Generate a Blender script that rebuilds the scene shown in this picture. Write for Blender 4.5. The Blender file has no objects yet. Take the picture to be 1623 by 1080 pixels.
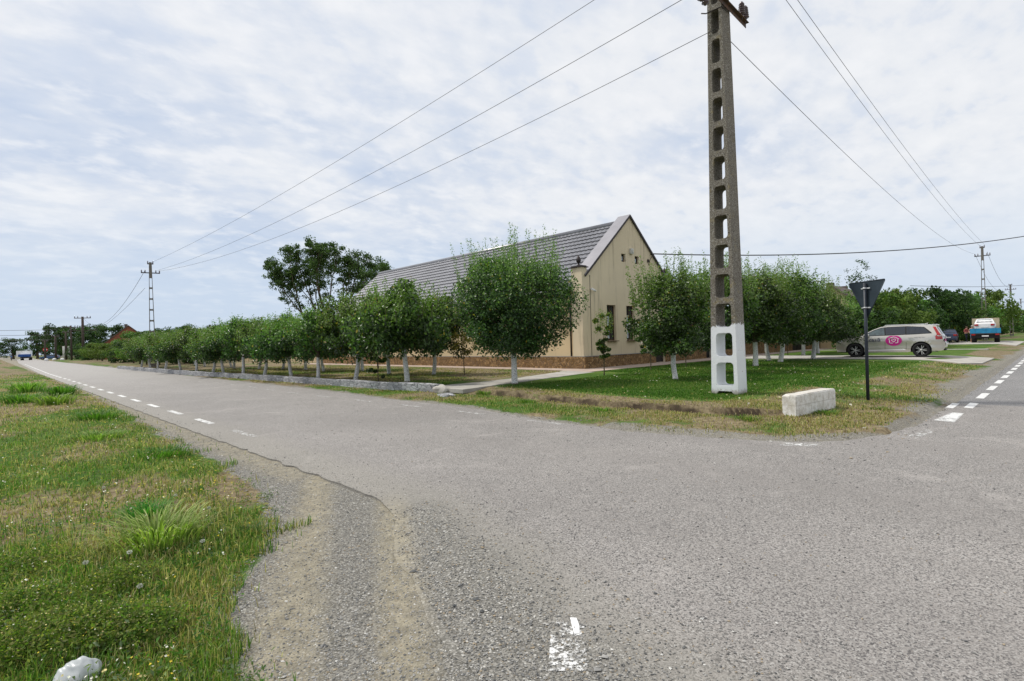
import bpy, bmesh, math, random
import numpy as np
from mathutils import Vector, Matrix, noise as mn
rnd = random.Random(7)
S = bpy.context.scene
COL = S.collection
R = math.radians
PI = math.pi
# ------------------------------------------------------------------ camera, sky, sun, exposure
# world axes: +x runs along the side street to the right, +y along the main street to the left
cam = bpy.data.objects.new('camera', bpy.data.cameras.new('camera'))
COL.objects.link(cam); S.camera = cam
cam.data.sensor_width = 36; cam.data.lens = 855/1623*36
cam.data.clip_start = 0.05; cam.data.clip_end = 5000
cam.matrix_world = (Matrix.Translation((0, 0, 1.6)) @ Matrix.Rotation(R(-44), 4, 'Z')
                    @ Matrix.Rotation(R(90+0.13), 4, 'X') @ Matrix.Rotation(R(-1.59), 4, 'Z'))
SUN_AZ = (-0.42, 0.90); SUN_EL = 56
w = bpy.data.worlds.new('World'); S.world = w; w.use_nodes = True
nt = w.node_tree; nt.nodes.clear()
def N(nt, t, **kw):
    n = nt.nodes.new(t)
    for k, v in kw.items():
        if k.startswith('i_'):
            n.inputs[k[2:].replace('_', ' ')].default_value = v
        else: setattr(n, k, v)
    return n
def L(nt, a, b): nt.links.new(a, b)
out = N(nt, 'ShaderNodeOutputWorld'); bg = N(nt, 'ShaderNodeBackground')
sky = N(nt, 'ShaderNodeTexSky', sky_type='NISHITA', sun_disc=False, sun_elevation=R(SUN_EL),
        sun_rotation=math.atan2(SUN_AZ[0], SUN_AZ[1]), air_density=1.0, dust_density=2.5)
tc = N(nt, 'ShaderNodeTexCoord'); sp = N(nt, 'ShaderNodeSeparateXYZ'); L(nt, tc.outputs['Generated'], sp.inputs[0])
def M(nt, op, a, b=None, c=None, clamp=False):
    n = nt.nodes.new('ShaderNodeMath'); n.operation = op; n.use_clamp = clamp
    for i, v in enumerate((a, b, c)):
        if v is None: continue
        if isinstance(v, (int, float)): n.inputs[i].default_value = v
        else: L(nt, v, n.inputs[i])
    return n.outputs[0]
zz = M(nt, 'ADD', M(nt, 'MAXIMUM', sp.outputs[2], 0.0), 0.24)
px_ = M(nt, 'DIVIDE', sp.outputs[0], zz); py_ = M(nt, 'DIVIDE', sp.outputs[1], zz)
cb = N(nt, 'ShaderNodeCombineXYZ'); L(nt, px_, cb.inputs[0]); L(nt, py_, cb.inputs[1])
def NZ(nt, vec, scale, detail=5, rough=0.55, dist=0.0):
    n = N(nt, 'ShaderNodeTexNoise'); n.inputs['Scale'].default_value = scale
    n.inputs['Detail'].default_value = detail; n.inputs['Roughness'].default_value = rough
    n.inputs['Distortion'].default_value = dist
    if vec is not None: L(nt, vec, n.inputs['Vector'])
    return n.outputs['Fac']
def MAPR(nt, v, a, b, c=0.0, d=1.0, smooth=True):
    n = nt.nodes.new('ShaderNodeMapRange'); n.interpolation_type = 'SMOOTHSTEP' if smooth else 'LINEAR'
    L(nt, v, n.inputs['Value'])
    for k, q in zip(('From Min', 'From Max', 'To Min', 'To Max'), (a, b, c, d)): n.inputs[k].default_value = q
    return n.outputs[0]
def MIX(nt, f, a, b, mode='MIX'):
    n = nt.nodes.new('ShaderNodeMix'); n.data_type = 'RGBA'; n.blend_type = mode
    for s_, v in ((n.inputs[0], f), (n.inputs[6], a), (n.inputs[7], b)):
        if isinstance(v, (int, float)): s_.default_value = v
        elif isinstance(v, tuple): s_.default_value = (*v[:3], 1)
        else: L(nt, v, s_)
    return n.outputs[2]
mpp = N(nt, 'ShaderNodeMapping'); L(nt, cb.outputs[0], mpp.inputs[0])
mpp.inputs['Rotation'].default_value = (0, 0, R(25)); mpp.inputs['Scale'].default_value = (1, 1.35, 1)
big = NZ(nt, cb.outputs[0], 0.55, 4, 0.5, 0.4)
rip = NZ(nt, mpp.outputs[0], 2.3, 6, 0.58, 0.5)
fin = NZ(nt, mpp.outputs[0], 8.5, 4, 0.5, 0.2)
cl = M(nt, 'ADD', M(nt, 'ADD', M(nt, 'MULTIPLY', big, 1.25), M(nt, 'MULTIPLY', rip, 0.45)), M(nt, 'MULTIPLY', fin, 0.20))
# greyer and bluer towards the left horizon, whiter overhead
left = M(nt, 'SUBTRACT', M(nt, 'MULTIPLY', sp.outputs[1], 0.22), M(nt, 'MULTIPLY', sp.outputs[0], 0.12))
cl = M(nt, 'SUBTRACT', cl, left)
cl = M(nt, 'ADD', cl, M(nt, 'MULTIPLY', M(nt, 'MINIMUM', sp.outputs[2], 0.6), 0.26))
fac = MAPR(nt, cl, 0.70, 1.04)
ccol = MIX(nt, fac, (0.56, 0.655, 0.82), (0.88, 0.90, 0.935))
mot = M(nt, 'ADD', M(nt, 'MULTIPLY', NZ(nt, mpp.outputs[0], 5.0, 5, 0.6, 0.3), 0.6), M(nt, 'MULTIPLY', NZ(nt, mpp.outputs[0], 13.0, 3, 0.5), 0.4))
ccol = MIX(nt, MAPR(nt, mot, 0.46, 0.66, 0, 0.62), ccol, (0.97, 0.975, 0.99))
ccol = MIX(nt, MAPR(nt, mot, 0.49, 0.35, 0, 0.50), ccol, (0.65, 0.73, 0.87))
ccol = MIX(nt, MAPR(nt, sp.outputs[2], 0.02, 0.26, 0.85, 0), ccol, (0.62, 0.735, 0.89))
skm = MIX(nt, 1.0, sky.outputs[0], (0.1, 0.1, 0.1), 'MULTIPLY')
L(nt, MIX(nt, 0.93, skm, ccol), bg.inputs[0]); bg.inputs[1].default_value = 1.0
L(nt, bg.outputs[0], out.inputs[0])
sun = bpy.data.objects.new('sun', bpy.data.lights.new('sun', 'SUN')); COL.objects.link(sun)
sun.data.energy = 3.3; sun.data.angle = R(5); sun.data.color = (1, 0.95, 0.86)
e = R(SUN_EL); h_ = math.hypot(*SUN_AZ)
sd = Vector((SUN_AZ[0]/h_*math.cos(e), SUN_AZ[1]/h_*math.cos(e), math.sin(e)))
sun.rotation_euler = sd.to_track_quat('Z', 'Y').to_euler()
S.view_settings.view_transform = 'Standard'; S.view_settings.look = 'None'
S.view_settings.exposure = 0.0; S.view_settings.gamma = 1.0
S.render.engine = 'CYCLES'
S.cycles.max_bounces = 6; S.cycles.transparent_max_bounces = 6

# ------------------------------------------------------------------ helpers
def tag(o, label=None, cat=None, group=None, kind=None):
    if label: o['label'] = label
    if cat: o['category'] = cat
    if group: o['group'] = group
    if kind: o['kind'] = kind
    return o
def empty(name, loc, rz=0.0, sc=1.0):
    o = bpy.data.objects.new(name, None); COL.objects.link(o)
    o.location = loc; o.rotation_euler = (0, 0, rz); o.scale = (sc, sc, sc); o.empty_display_size = 0.2
    return o
def link(name, me, m, parent=None):
    o = bpy.data.objects.new(name, me)
    if m is not None:
        for q in (m if isinstance(m, (list, tuple)) else [m]): me.materials.append(q)
    COL.objects.link(o); o.parent = parent
    return o
def copy_tree(o, parent=None):
    c = o.copy(); COL.objects.link(c); c.parent = parent
    for ch in o.children: copy_tree(ch, c)
    return c
def npmesh(name, V, F, col=None, smooth=False, mi=None):
    """V (n,3), F (m,k) with constant k"""
    V = np.asarray(V, np.float32); F = np.asarray(F, np.int32)
    me = bpy.data.meshes.new(name); k = F.shape[1]
    me.vertices.add(len(V)); me.vertices.foreach_set('co', V.ravel())
    me.loops.add(F.size); me.loops.foreach_set('vertex_index', F.ravel())
    me.polygons.add(len(F)); me.polygons.foreach_set('loop_start', np.arange(0, F.size, k, dtype=np.int32))
    me.polygons.foreach_set('loop_total', np.full(len(F), k, np.int32))
    if mi is not None: me.polygons.foreach_set('material_index', np.asarray(mi, np.int32))
    me.update(calc_edges=True)
    if col is not None:
        a = me.attributes.new('tint', 'FLOAT_COLOR', 'POINT')
        c4 = np.ones((len(V), 4), np.float32); c4[:, :col.shape[1]] = col
        a.data.foreach_set('color', c4.ravel())
    me.polygons.foreach_set('use_smooth', np.full(len(F), smooth, bool))
    return me
class MB:
    def __init__(s): s.bm = bmesh.new()
    def poly(s, pts, mi=0):
        f = s.bm.faces.new([s.bm.verts.new(p) for p in pts]); f.material_index = mi; return f
    def box(s, c, d, rz=0.0, mi=0, bev=0.0, rot=None):
        g = bmesh.ops.create_cube(s.bm, size=1.0)['verts']
        m = Matrix.Translation(c) @ (rot if rot is not None else Matrix.Rotation(rz, 4, 'Z')) @ Matrix.Diagonal((*d, 1))
        bmesh.ops.transform(s.bm, matrix=m, verts=g)
        fs = {f for v in g for f in v.link_faces}
        for f in fs: f.material_index = mi
        if bev > 0:
            es = list({e_ for v in g for e_ in v.link_edges})
            bmesh.ops.bevel(s.bm, geom=es, offset=bev, segments=2, affect='EDGES', profile=0.6, material=-1)
        return s
    def tube(s, pts, r, n=8, mi=0, cap=True):
        pts = [Vector(p) for p in pts]; rs = r if isinstance(r, (list, tuple)) else [r]*len(pts)
        rings = []; up = None
        for i, p in enumerate(pts):
            t = (pts[min(i+1, len(pts)-1)] - pts[max(i-1, 0)])
            t = t.normalized() if t.length > 1e-9 else Vector((0, 0, 1))
            if up is None: up = Vector((1, 0, 0)) if abs(t.x) < 0.8 else Vector((0, 1, 0))
            a = t.cross(up).normalized(); b = t.cross(a).normalized(); up = b.cross(t) if False else up
            rings.append([s.bm.verts.new(p + (a*math.cos(2*PI*k/n) + b*math.sin(2*PI*k/n))*rs[i]) for k in range(n)])
        for r0, r1 in zip(rings, rings[1:]):
            for k in range(n):
                f = s.bm.faces.new((r0[k], r0[(k+1) % n], r1[(k+1) % n], r1[k])); f.material_index = mi; f.smooth = True
        if cap:
            for q in (rings[0][::-1], rings[-1]):
                f = s.bm.faces.new(q); f.material_index = mi
        return s
    def lathe(s, prof, n=16, mi=0, mat=None):
        """prof list of (r,z) around local z"""
        rings = []
        for r, z in prof:
            rings.append([s.bm.verts.new((r*math.cos(2*PI*k/n), r*math.sin(2*PI*k/n), z)) for k in range(n)])
        fs = []
        for r0, r1 in zip(rings, rings[1:]):
            for k in range(n):
                f = s.bm.faces.new((r0[k], r0[(k+1) % n], r1[(k+1) % n], r1[k])); f.smooth = True; f.material_index = mi; fs.append(f)
        for q in (rings[0][::-1], rings[-1]):
            f = s.bm.faces.new(q); f.material_index = mi
        if mat is not None: bmesh.ops.transform(s.bm, matrix=mat, verts=[v for q in rings for v in q])
        return s
    def prism(s, pts2, z0, z1, mi=0, fn=None):
        """extrude a 2D outline; fn maps (a,b,t)->xyz"""
        fn = fn or (lambda a, b, t: (a, b, t))
        lo = [s.bm.verts.new(fn(a, b, z0)) for a, b in pts2]; hi = [s.bm.verts.new(fn(a, b, z1)) for a, b in pts2]
        n = len(pts2)
        for q in (s.bm.faces.new(lo[::-1]), s.bm.faces.new(hi)): q.material_index = mi
        for k in range(n):
            f = s.bm.faces.new((lo[k], lo[(k+1) % n], hi[(k+1) % n], hi[k])); f.material_index = mi
        return s
    def build(s, name, m, parent=None, normals=True):
        if normals: bmesh.ops.recalc_face_normals(s.bm, faces=s.bm.faces)
        me = bpy.data.meshes.new(name); s.bm.to_mesh(me); s.bm.free()
        return link(name, me, m, parent)
_r = np.random.RandomState(3)
_tab = _r.rand(256, 256).astype(np.float32)
def vn(x, y, sc, sd=0):
    x = np.asarray(x)/sc + sd*17.3; y = np.asarray(y)/sc + sd*7.7
    xi = np.floor(x).astype(int); yi = np.floor(y).astype(int); fx = x-xi; fy = y-yi
    fx = fx*fx*(3-2*fx); fy = fy*fy*(3-2*fy)
    g = lambda a, b: _tab[a % 256, b % 256]
    return (g(xi, yi)*(1-fx)+g(xi+1, yi)*fx)*(1-fy)+(g(xi, yi+1)*(1-fx)+g(xi+1, yi+1)*fx)*fy
def fb(x, y, sc, sd=0): return 0.5*vn(x, y, sc, sd)+0.3*vn(x, y, sc/2.1, sd+1)+0.2*vn(x, y, sc/4.3, sd+2)
def ss(v, a, b):
    t = np.clip((v-a)/(b-a), 0, 1); return t*t*(3-2*t)

# ------------------------------------------------------------------ materials
def base_mat(name, rough=0.8, spec=0.3, metal=0.0):
    m = bpy.data.materials.new(name); m.use_nodes = True
    b = m.node_tree.nodes['Principled BSDF']
    b.inputs['Roughness'].default_value = rough; b.inputs['Specular IOR Level'].default_value = spec
    b.inputs['Metallic'].default_value = metal
    return m, m.node_tree, b
def pos(nt, obj=False):
    if obj: return N(nt, 'ShaderNodeTexCoord').outputs['Object']
    return N(nt, 'ShaderNodeNewGeometry').outputs['Position']
def bump(nt, b, h, strength=0.5, dist=0.01):
    n = N(nt, 'ShaderNodeBump'); n.inputs['Strength'].default_value = strength; n.inputs['Distance'].default_value = dist
    L(nt, h, n.inputs['Height']); L(nt, n.outputs[0], b.inputs['Normal'])
def simple(name, c, rough=0.7, var=0.25, scale=6.0, spec=0.3, metal=0.0, bmp=0.15, bscale=60, obj=True, c2=None):
    m, nt, b = base_mat(name, rough, spec, metal); P = pos(nt, obj)
    f = MAPR(nt, NZ(nt, P, scale, 5, 0.6), 0.3, 0.7)
    d = c2 or tuple(q*(1-var) for q in c)
    L(nt, MIX(nt, f, d, c), b.inputs['Base Color'])
    if bmp: bump(nt, b, NZ(nt, P, bscale, 4, 0.6), bmp, 0.01)
    return m
def voro(nt, P, scale, feat='F1', outn='Distance'):
    v = N(nt, 'ShaderNodeTexVoronoi'); v.feature = feat; v.inputs['Scale'].default_value = scale; L(nt, P, v.inputs['Vector'])
    return v.outputs[outn]
MT = {}
def gravel_color(nt, P, s, dustmask):
    vc = N(nt, 'ShaderNodeTexVoronoi'); vc.inputs['Scale'].default_value = 95; L(nt, P, vc.inputs['Vector'])
    sv = N(nt, 'ShaderNodeSeparateColor'); L(nt, vc.outputs['Color'], sv.inputs[0])
    n2 = NZ(nt, P, 9, 5, 0.7)
    grav = MIX(nt, MAPR(nt, sv.outputs[0], 0.1, 0.95), (0.11, 0.107, 0.098), (0.29, 0.28, 0.255))
    grav = MIX(nt, MAPR(nt, vc.outputs['Distance'], 0.4, 0.8, 0, 0.45), grav, (0.09, 0.085, 0.08))
    grav = MIX(nt, MAPR(nt, sv.outputs[2], 0.93, 0.97, 0, 0.7), grav, (0.55, 0.54, 0.51))
    dust = MIX(nt, MAPR(nt, n2, 0.35, 0.65), (0.23, 0.205, 0.15), (0.37, 0.33, 0.24))
    # tan wheel streaks fanning out across the grey gravel, written as lines x = a + b*y
    tot = None
    for a, b_, w_ in ((-0.40, 0.505, 0.20), (0.12, 0.575, 0.16)):
        u = M(nt, 'ABSOLUTE', M(nt, 'SUBTRACT', s.outputs[0], M(nt, 'ADD', M(nt, 'MULTIPLY', s.outputs[1], b_), a)))
        q = MAPR(nt, u, w_*2.2, w_*0.1); tot = q if tot is None else M(nt, 'MAXIMUM', tot, q)
    tot = M(nt, 'MULTIPLY', tot, MAPR(nt, s.outputs[1], 6.5, 7.5, 1, 0))
    edge_band = M(nt, 'MULTIPLY', MAPR(nt, s.outputs[0], 2.25, 2.7), MAPR(nt, s.outputs[1], 5.5, 7.0))
    tot = M(nt, 'MAXIMUM', tot, M(nt, 'MULTIPLY', edge_band, MAPR(nt, s.outputs[0], 5, 6, 0.8, 0)))
    if dustmask is not None: tot = M(nt, 'MAXIMUM', tot, dustmask)
    f = M(nt, 'ADD', tot, M(nt, 'MULTIPLY', M(nt, 'SUBTRACT', NZ(nt, P, 3.2, 6, 0.78), 0.5), 1.3))
    return MIX(nt, MAPR(nt, f, 0.10, 1.25, 0.06, 0.80), grav, dust)
# asphalt
def asphalt(name, c, cd, dusty):
    m, nt, b = base_mat(name, 0.82, 0.25); P = pos(nt)
    vc = N(nt, 'ShaderNodeTexVoronoi'); vc.inputs['Scale'].default_value = 120; L(nt, P, vc.inputs['Vector'])
    s0 = N(nt, 'ShaderNodeSeparateColor'); L(nt, vc.outputs['Color'], s0.inputs[0])
    patch = MAPR(nt, NZ(nt, P, 0.35, 4, 0.6, 0.5), 0.3, 0.72)
    col = MIX(nt, patch, cd, c)
    mid = MAPR(nt, NZ(nt, P, 4.0, 5, 0.7), 0.3, 0.75)
    col = MIX(nt, M(nt, 'MULTIPLY', mid, 0.30), col, tuple(q*1.25 for q in c))
    # pale and dark aggregate stones, tar showing between them
    col = MIX(nt, MAPR(nt, s0.outputs[0], 0.60, 1.0, 0, 0.55), col, (0.50, 0.49, 0.47))
    col = MIX(nt, MAPR(nt, s0.outputs[1], 0.62, 0.92, 0, 0.85), col, (0.05, 0.048, 0.05))
    n2 = NZ(nt, P, 45, 3, 0.75)
    col = MIX(nt, MAPR(nt, n2, 0.52, 0.62, 0, 0.70), col, (0.07, 0.068, 0.07))
    n3 = NZ(nt, P, 20, 4, 0.7)
    col = MIX(nt, MAPR(nt, n3, 0.58, 0.72, 0, 0.55), col, (0.40, 0.39, 0.37))
    # long soft wheel tracks and cloudy wear
    wt = N(nt, 'ShaderNodeMapping'); L(nt, P, wt.inputs[0]); wt.inputs['Scale'].default_value = (0.9, 0.07, 1) if dusty else (0.07, 0.9, 1)
    col = MIX(nt, MAPR(nt, NZ(nt, wt.outputs[0], 1.0, 4, 0.6, 0.4), 0.42, 0.66, 0, 0.35), col, tuple(q*0.70 for q in c))
    col = MIX(nt, MAPR(nt, NZ(nt, P, 0.8, 5, 0.65, 1.2), 0.55, 0.75, 0, 0.45), col, tuple(q*1.3 for q in c))
    hole = MAPR(nt, voro(nt, P, 6.5), 0.0, 0.085, 1, 0)
    hole = M(nt, 'MULTIPLY', hole, MAPR(nt, NZ(nt, P, 0.9, 2), 0.5, 0.62))
    col = MIX(nt, M(nt, 'MULTIPLY', hole, 0.75), col, (0.04, 0.04, 0.042))
    if dusty:
        s = N(nt, 'ShaderNodeSeparateXYZ'); L(nt, P, s.inputs[0])
        ex = M(nt, 'MINIMUM', M(nt, 'MAXIMUM', M(nt, 'ADD', M(nt, 'MULTIPLY', s.outputs[1], 0.333), 1.60), 2.1), 3.05)
        d = M(nt, 'SUBTRACT', s.outputs[0], ex)
        d = M(nt, 'ADD', d, M(nt, 'MULTIPLY', M(nt, 'SUBTRACT', NZ(nt, P, 1.6, 6, 0.72), 0.5), 0.75))
        fd = MAPR(nt, d, -0.15, 0.40, 1, 0)
        fd = M(nt, 'MULTIPLY', fd, MAPR(nt, s.outputs[1], 4.2, 5.4, 1, 0.0))
        col = MIX(nt, MAPR(nt, M(nt, 'ADD', d, 0.0), 0.9, 0.1, 0, 0.45), col, (0.27, 0.255, 0.22))
        col = MIX(nt, fd, col, gravel_color(nt, P, s, None))
        far = MAPR(nt, s.outputs[1], 8, 60, 0, 0.55)      # blends to a paler grey along the far stretch
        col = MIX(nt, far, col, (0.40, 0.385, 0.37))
    L(nt, col, b.inputs['Base Color'])
    hh = M(nt, 'ADD', M(nt, 'MULTIPLY', s0.outputs[0], 0.6), M(nt, 'MULTIPLY', n2, 0.8))
    bump(nt, b, hh, 0.55, 0.006)
    return m
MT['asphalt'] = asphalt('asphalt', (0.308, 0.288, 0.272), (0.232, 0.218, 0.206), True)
MT['asphalt_dark'] = asphalt('asphalt_dark', (0.25, 0.245, 0.245), (0.20, 0.198, 0.20), False)
def paint(name, wear):
    m, nt, b = base_mat(name, 0.6, 0.4); P = pos(nt)
    n = NZ(nt, P, 30, 5, 0.75); n2 = NZ(nt, P, 7, 3, 0.6)
    L(nt, MIX(nt, n2, (0.50, 0.50, 0.49), (0.78, 0.78, 0.77)), b.inputs['Base Color'])
    k = M(nt, 'ADD', M(nt, 'MULTIPLY', n, 0.65), M(nt, 'MULTIPLY', n2, 0.35))
    L(nt, MAPR(nt, k, wear-0.035, wear+0.035), b.inputs['Alpha'])
    return m
MT['paint'] = paint('road_paint', 0.405); MT['paint_worn'] = paint('worn_road_paint', 0.46); MT['paint_faint'] = paint('faint_road_paint', 0.528)
# ground
def ground_mat():
    m, nt, b = base_mat('ground_soil', 0.95, 0.12); P = pos(nt)
    at = N(nt, 'ShaderNodeAttribute', attribute_name='tint'); s = N(nt, 'ShaderNodeSeparateColor'); L(nt, at.outputs['Color'], s.inputs[0])
    n1 = NZ(nt, P, 1.3, 6, 0.68); n2 = NZ(nt, P, 9, 5, 0.7); n3 = NZ(nt, P, 60, 3, 0.7)
    dry = MIX(nt, MAPR(nt, n2, 0.35, 0.65), (0.13, 0.10, 0.062), (0.27, 0.22, 0.135))
    dry = MIX(nt, MAPR(nt, n3, 0.55, 0.75, 0, 0.6), dry, (0.10, 0.085, 0.05))
    dry = MIX(nt, MAPR(nt, n1, 0.55, 0.72, 0, 0.6), dry, (0.12, 0.085, 0.055))
    grn = MIX(nt, MAPR(nt, n2, 0.35, 0.65), (0.04, 0.085, 0.014), (0.075, 0.145, 0.022))
    grn = MIX(nt, MAPR(nt, NZ(nt, P, 0.5, 3), 0.42, 0.66, 0, 0.6), grn, (0.13, 0.185, 0.035))
    edge = M(nt, 'ADD', s.outputs[0], M(nt, 'MULTIPLY', M(nt, 'SUBTRACT', n1, 0.5), 0.9))
    edge = M(nt, 'ADD', edge, M(nt, 'MULTIPLY', M(nt, 'SUBTRACT', n2, 0.5), 0.5))
    col = MIX(nt, MAPR(nt, edge, 0.38, 0.62), dry, grn)
    sx = N(nt, 'ShaderNodeSeparateXYZ'); L(nt, P, sx.inputs[0])
    dm = M(nt, 'MULTIPLY', s.outputs[2], MAPR(nt, sx.outputs[0], 5, 6))
    grav = gravel_color(nt, P, sx, dm)
    ge = M(nt, 'ADD', s.outputs[1], M(nt, 'MULTIPLY', M(nt, 'SUBTRACT', NZ(nt, P, 3.5, 6, 0.75), 0.5), 1.1))
    col = MIX(nt, MAPR(nt, ge, 0.3, 0.7), col, grav)
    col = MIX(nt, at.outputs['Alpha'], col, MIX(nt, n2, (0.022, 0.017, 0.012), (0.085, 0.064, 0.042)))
    L(nt, col, b.inputs['Base Color'])
    bump(nt, b, M(nt, 'ADD', n3, M(nt, 'MULTIPLY', n2, 1.5)), 0.7, 0.02)
    return m
MT['ground'] = ground_mat()
def tint_mat(name, rough=0.6, trans=0.35, spec=0.3, bright=1.0):
    m, nt, b = base_mat(name, rough, spec)
    at = N(nt, 'ShaderNodeAttribute', attribute_name='tint')
    oi = N(nt, 'ShaderNodeObjectInfo')
    hsv = N(nt, 'ShaderNodeHueSaturation'); L(nt, at.outputs['Color'], hsv.inputs['Color'])
    L(nt, MAPR(nt, oi.outputs['Random'], 0, 1, 0.485, 0.515, False), hsv.inputs['Hue'])
    L(nt, MAPR(nt, oi.outputs['Random'], 0, 1, 0.85*bright, 1.2*bright, False), hsv.inputs['Value'])
    L(nt, hsv.outputs[0], b.inputs['Base Color'])
    tr = N(nt, 'ShaderNodeBsdfTranslucent'); L(nt, MIX(nt, 1.0, hsv.outputs[0], (1.5, 1.9, 0.7), 'MULTIPLY'), tr.inputs[0])
    mx = N(nt, 'ShaderNodeMixShader'); mx.inputs[0].default_value = trans
    L(nt, b.outputs[0], mx.inputs[1]); L(nt, tr.outputs[0], mx.inputs[2])
    L(nt, mx.outputs[0], nt.nodes['Material Output'].inputs['Surface'])
    return m
MT['leaf'] = tint_mat('pear_leaf', 0.38, 0.24, 0.5)
MT['leaf_far'] = tint_mat('tree_foliage', 0.6, 0.2, 0.25)
MT['grass'] = tint_mat('grass_blade', 0.6, 0.35, 0.25)
MT['flower'] = tint_mat('flower_head', 0.7, 0.1, 0.1)
def tintsolid(name, rough=0.8):
    m, nt, b = base_mat(name, rough, 0.2); at = N(nt, 'ShaderNodeAttribute', attribute_name='tint'); L(nt, at.outputs['Color'], b.inputs['Base Color']); return m
MT['stone_bits'] = tintsolid('gravel_stones')
def trunk_mat(name, ztop):
    m, nt, b = base_mat(name, 0.9, 0.15); P = pos(nt, True)
    s = N(nt, 'ShaderNodeSeparateXYZ'); L(nt, P, s.inputs[0])
    n = NZ(nt, P, 14, 5, 0.7)
    bark = MIX(nt, n, (0.06, 0.045, 0.035), (0.17, 0.135, 0.10))
    lime = MIX(nt, MAPR(nt, NZ(nt, P, 30, 4, 0.7), 0.40, 0.50), (0.33, 0.32, 0.31), (0.72, 0.72, 0.72))
    e1 = M(nt, 'ADD', s.outputs[2], M(nt, 'MULTIPLY', n, 0.16))
    f = M(nt, 'MULTIPLY', MAPR(nt, e1, ztop, ztop+0.03, 1, 0), MAPR(nt, e1, 0.10, 0.14))
    L(nt, MIX(nt, f, bark, lime), b.inputs['Base Color']); bump(nt, b, NZ(nt, P, 40, 4, 0.7), 0.6, 0.01)
    return m
MT['trunk'] = trunk_mat('whitewashed_bark', 1.12)
MT['bark'] = simple('bark', (0.16, 0.125, 0.09), 0.9, 0.5, 10, bmp=0.5)
def plaster(name, c, streak):
    m, nt, b = base_mat(name, 0.85, 0.2); P = pos(nt)
    mp = N(nt, 'ShaderNodeMapping'); L(nt, P, mp.inputs[0]); mp.inputs['Scale'].default_value = (2.6, 2.6, 0.22)
    n = NZ(nt, mp.outputs[0], 1.5, 6, 0.65); n2 = NZ(nt, P, 0.6, 4, 0.6)
    col = MIX(nt, MAPR(nt, n2, 0.3, 0.7), tuple(q*0.92 for q in c), c)
    col = MIX(nt, MAPR(nt, n, 0.50, 0.75, 0, streak), col, tuple(q*0.55 for q in c))
    L(nt, col, b.inputs['Base Color']); bump(nt, b, NZ(nt, P, 120, 3, 0.6), 0.25, 0.004)
    return m
MT['plaster'] = plaster('beige_plaster', (0.71, 0.56, 0.35), 0.25)
MT['plaster_gable'] = plaster('weathered_plaster', (0.70, 0.595, 0.43), 0.80)
MT['plaster_white'] = plaster('pale_plaster', (0.62, 0.58, 0.48), 0.25)
def plinth_mat():
    m, nt, b = base_mat('stone_plinth', 0.85, 0.2); P = pos(nt)
    v = N(nt, 'ShaderNodeTexVoronoi'); v.inputs['Scale'].default_value = 7.5; L(nt, P, v.inputs['Vector'])
    e_ = voro(nt, P, 7.5, 'DISTANCE_TO_EDGE'); s = N(nt, 'ShaderNodeSeparateColor'); L(nt, v.outputs['Color'], s.inputs[0])
    col = MIX(nt, s.outputs[0], (0.20, 0.115, 0.045), (0.47, 0.30, 0.14))
    col = MIX(nt, MAPR(nt, s.outputs[1], 0.6, 1, 0, 0.7), col, (0.26, 0.17, 0.10))
    col = MIX(nt, M(nt, 'MULTIPLY', NZ(nt, P, 30, 4, 0.7), 0.5), col, (0.14, 0.085, 0.045))
    col = MIX(nt, MAPR(nt, e_, 0.02, 0.07, 1, 0), col, (0.10, 0.07, 0.045))
    L(nt, col, b.inputs['Base Color']); bump(nt, b, M(nt, 'ADD', MAPR(nt, e_, 0, 0.12), NZ(nt, P, 40, 3)), 0.8, 0.02)
    return m
MT['plinth'] = plinth_mat()
def graystone():
    m, nt, b = base_mat('grey_kerb_stone', 0.9, 0.2); P = pos(nt)
    mp = N(nt, 'ShaderNodeMapping'); L(nt, P, mp.inputs[0]); mp.inputs['Scale'].default_value = (1, 1, 2.6)
    v = N(nt, 'ShaderNodeTexVoronoi'); v.inputs['Scale'].default_value = 4.2; L(nt, mp.outputs[0], v.inputs['Vector'])
    e_ = voro(nt, mp.outputs[0], 4.2, 'DISTANCE_TO_EDGE'); s = N(nt, 'ShaderNodeSeparateColor'); L(nt, v.outputs['Color'], s.inputs[0])
    col = MIX(nt, s.outputs[0], (0.25, 0.255, 0.27), (0.46, 0.465, 0.48))
    col = MIX(nt, MAPR(nt, e_, 0.015, 0.05, 1, 0), col, (0.10, 0.10, 0.10))
    L(nt, col, b.inputs['Base Color']); bump(nt, b, M(nt, 'ADD', MAPR(nt, e_, 0, 0.12), NZ(nt, P, 40, 3)), 0.8, 0.02)
    return m
MT['kerbstone'] = graystone()
MT['roof'] = simple('metal_tile', (0.26, 0.26, 0.28), 0.30, 0.2, 1.2, spec=0.5, metal=0.35, bmp=0.02)
MT['coping'] = simple('metal_coping', (0.27, 0.262, 0.285), 0.38, 0.15, 1.5, spec=0.5, metal=0.3, bmp=0.02)
MT['dark_metal'] = simple('dark_brown_metal', (0.045, 0.035, 0.035), 0.5, 0.3, 5, metal=0.3)
MT['frame'] = simple('brown_window_frame', (0.09, 0.05, 0.03), 0.5, 0.3, 8)
MT['glass'] = simple('window_glass', (0.035, 0.045, 0.05), 0.06, 0.3, 2, spec=0.9, bmp=0)
MT['curtain'] = simple('curtain_cloth', (0.62, 0.68, 0.76), 0.8, 0.3, 9)
MT['concrete'] = simple('concrete_path', (0.44, 0.42, 0.385), 0.9, 0.28, 1.6, bmp=0.4, bscale=40, obj=False)
MT['paver'] = simple('pink_paving', (0.47, 0.375, 0.32), 0.9, 0.25, 1.6, bmp=0.4, bscale=30, obj=False)
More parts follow.
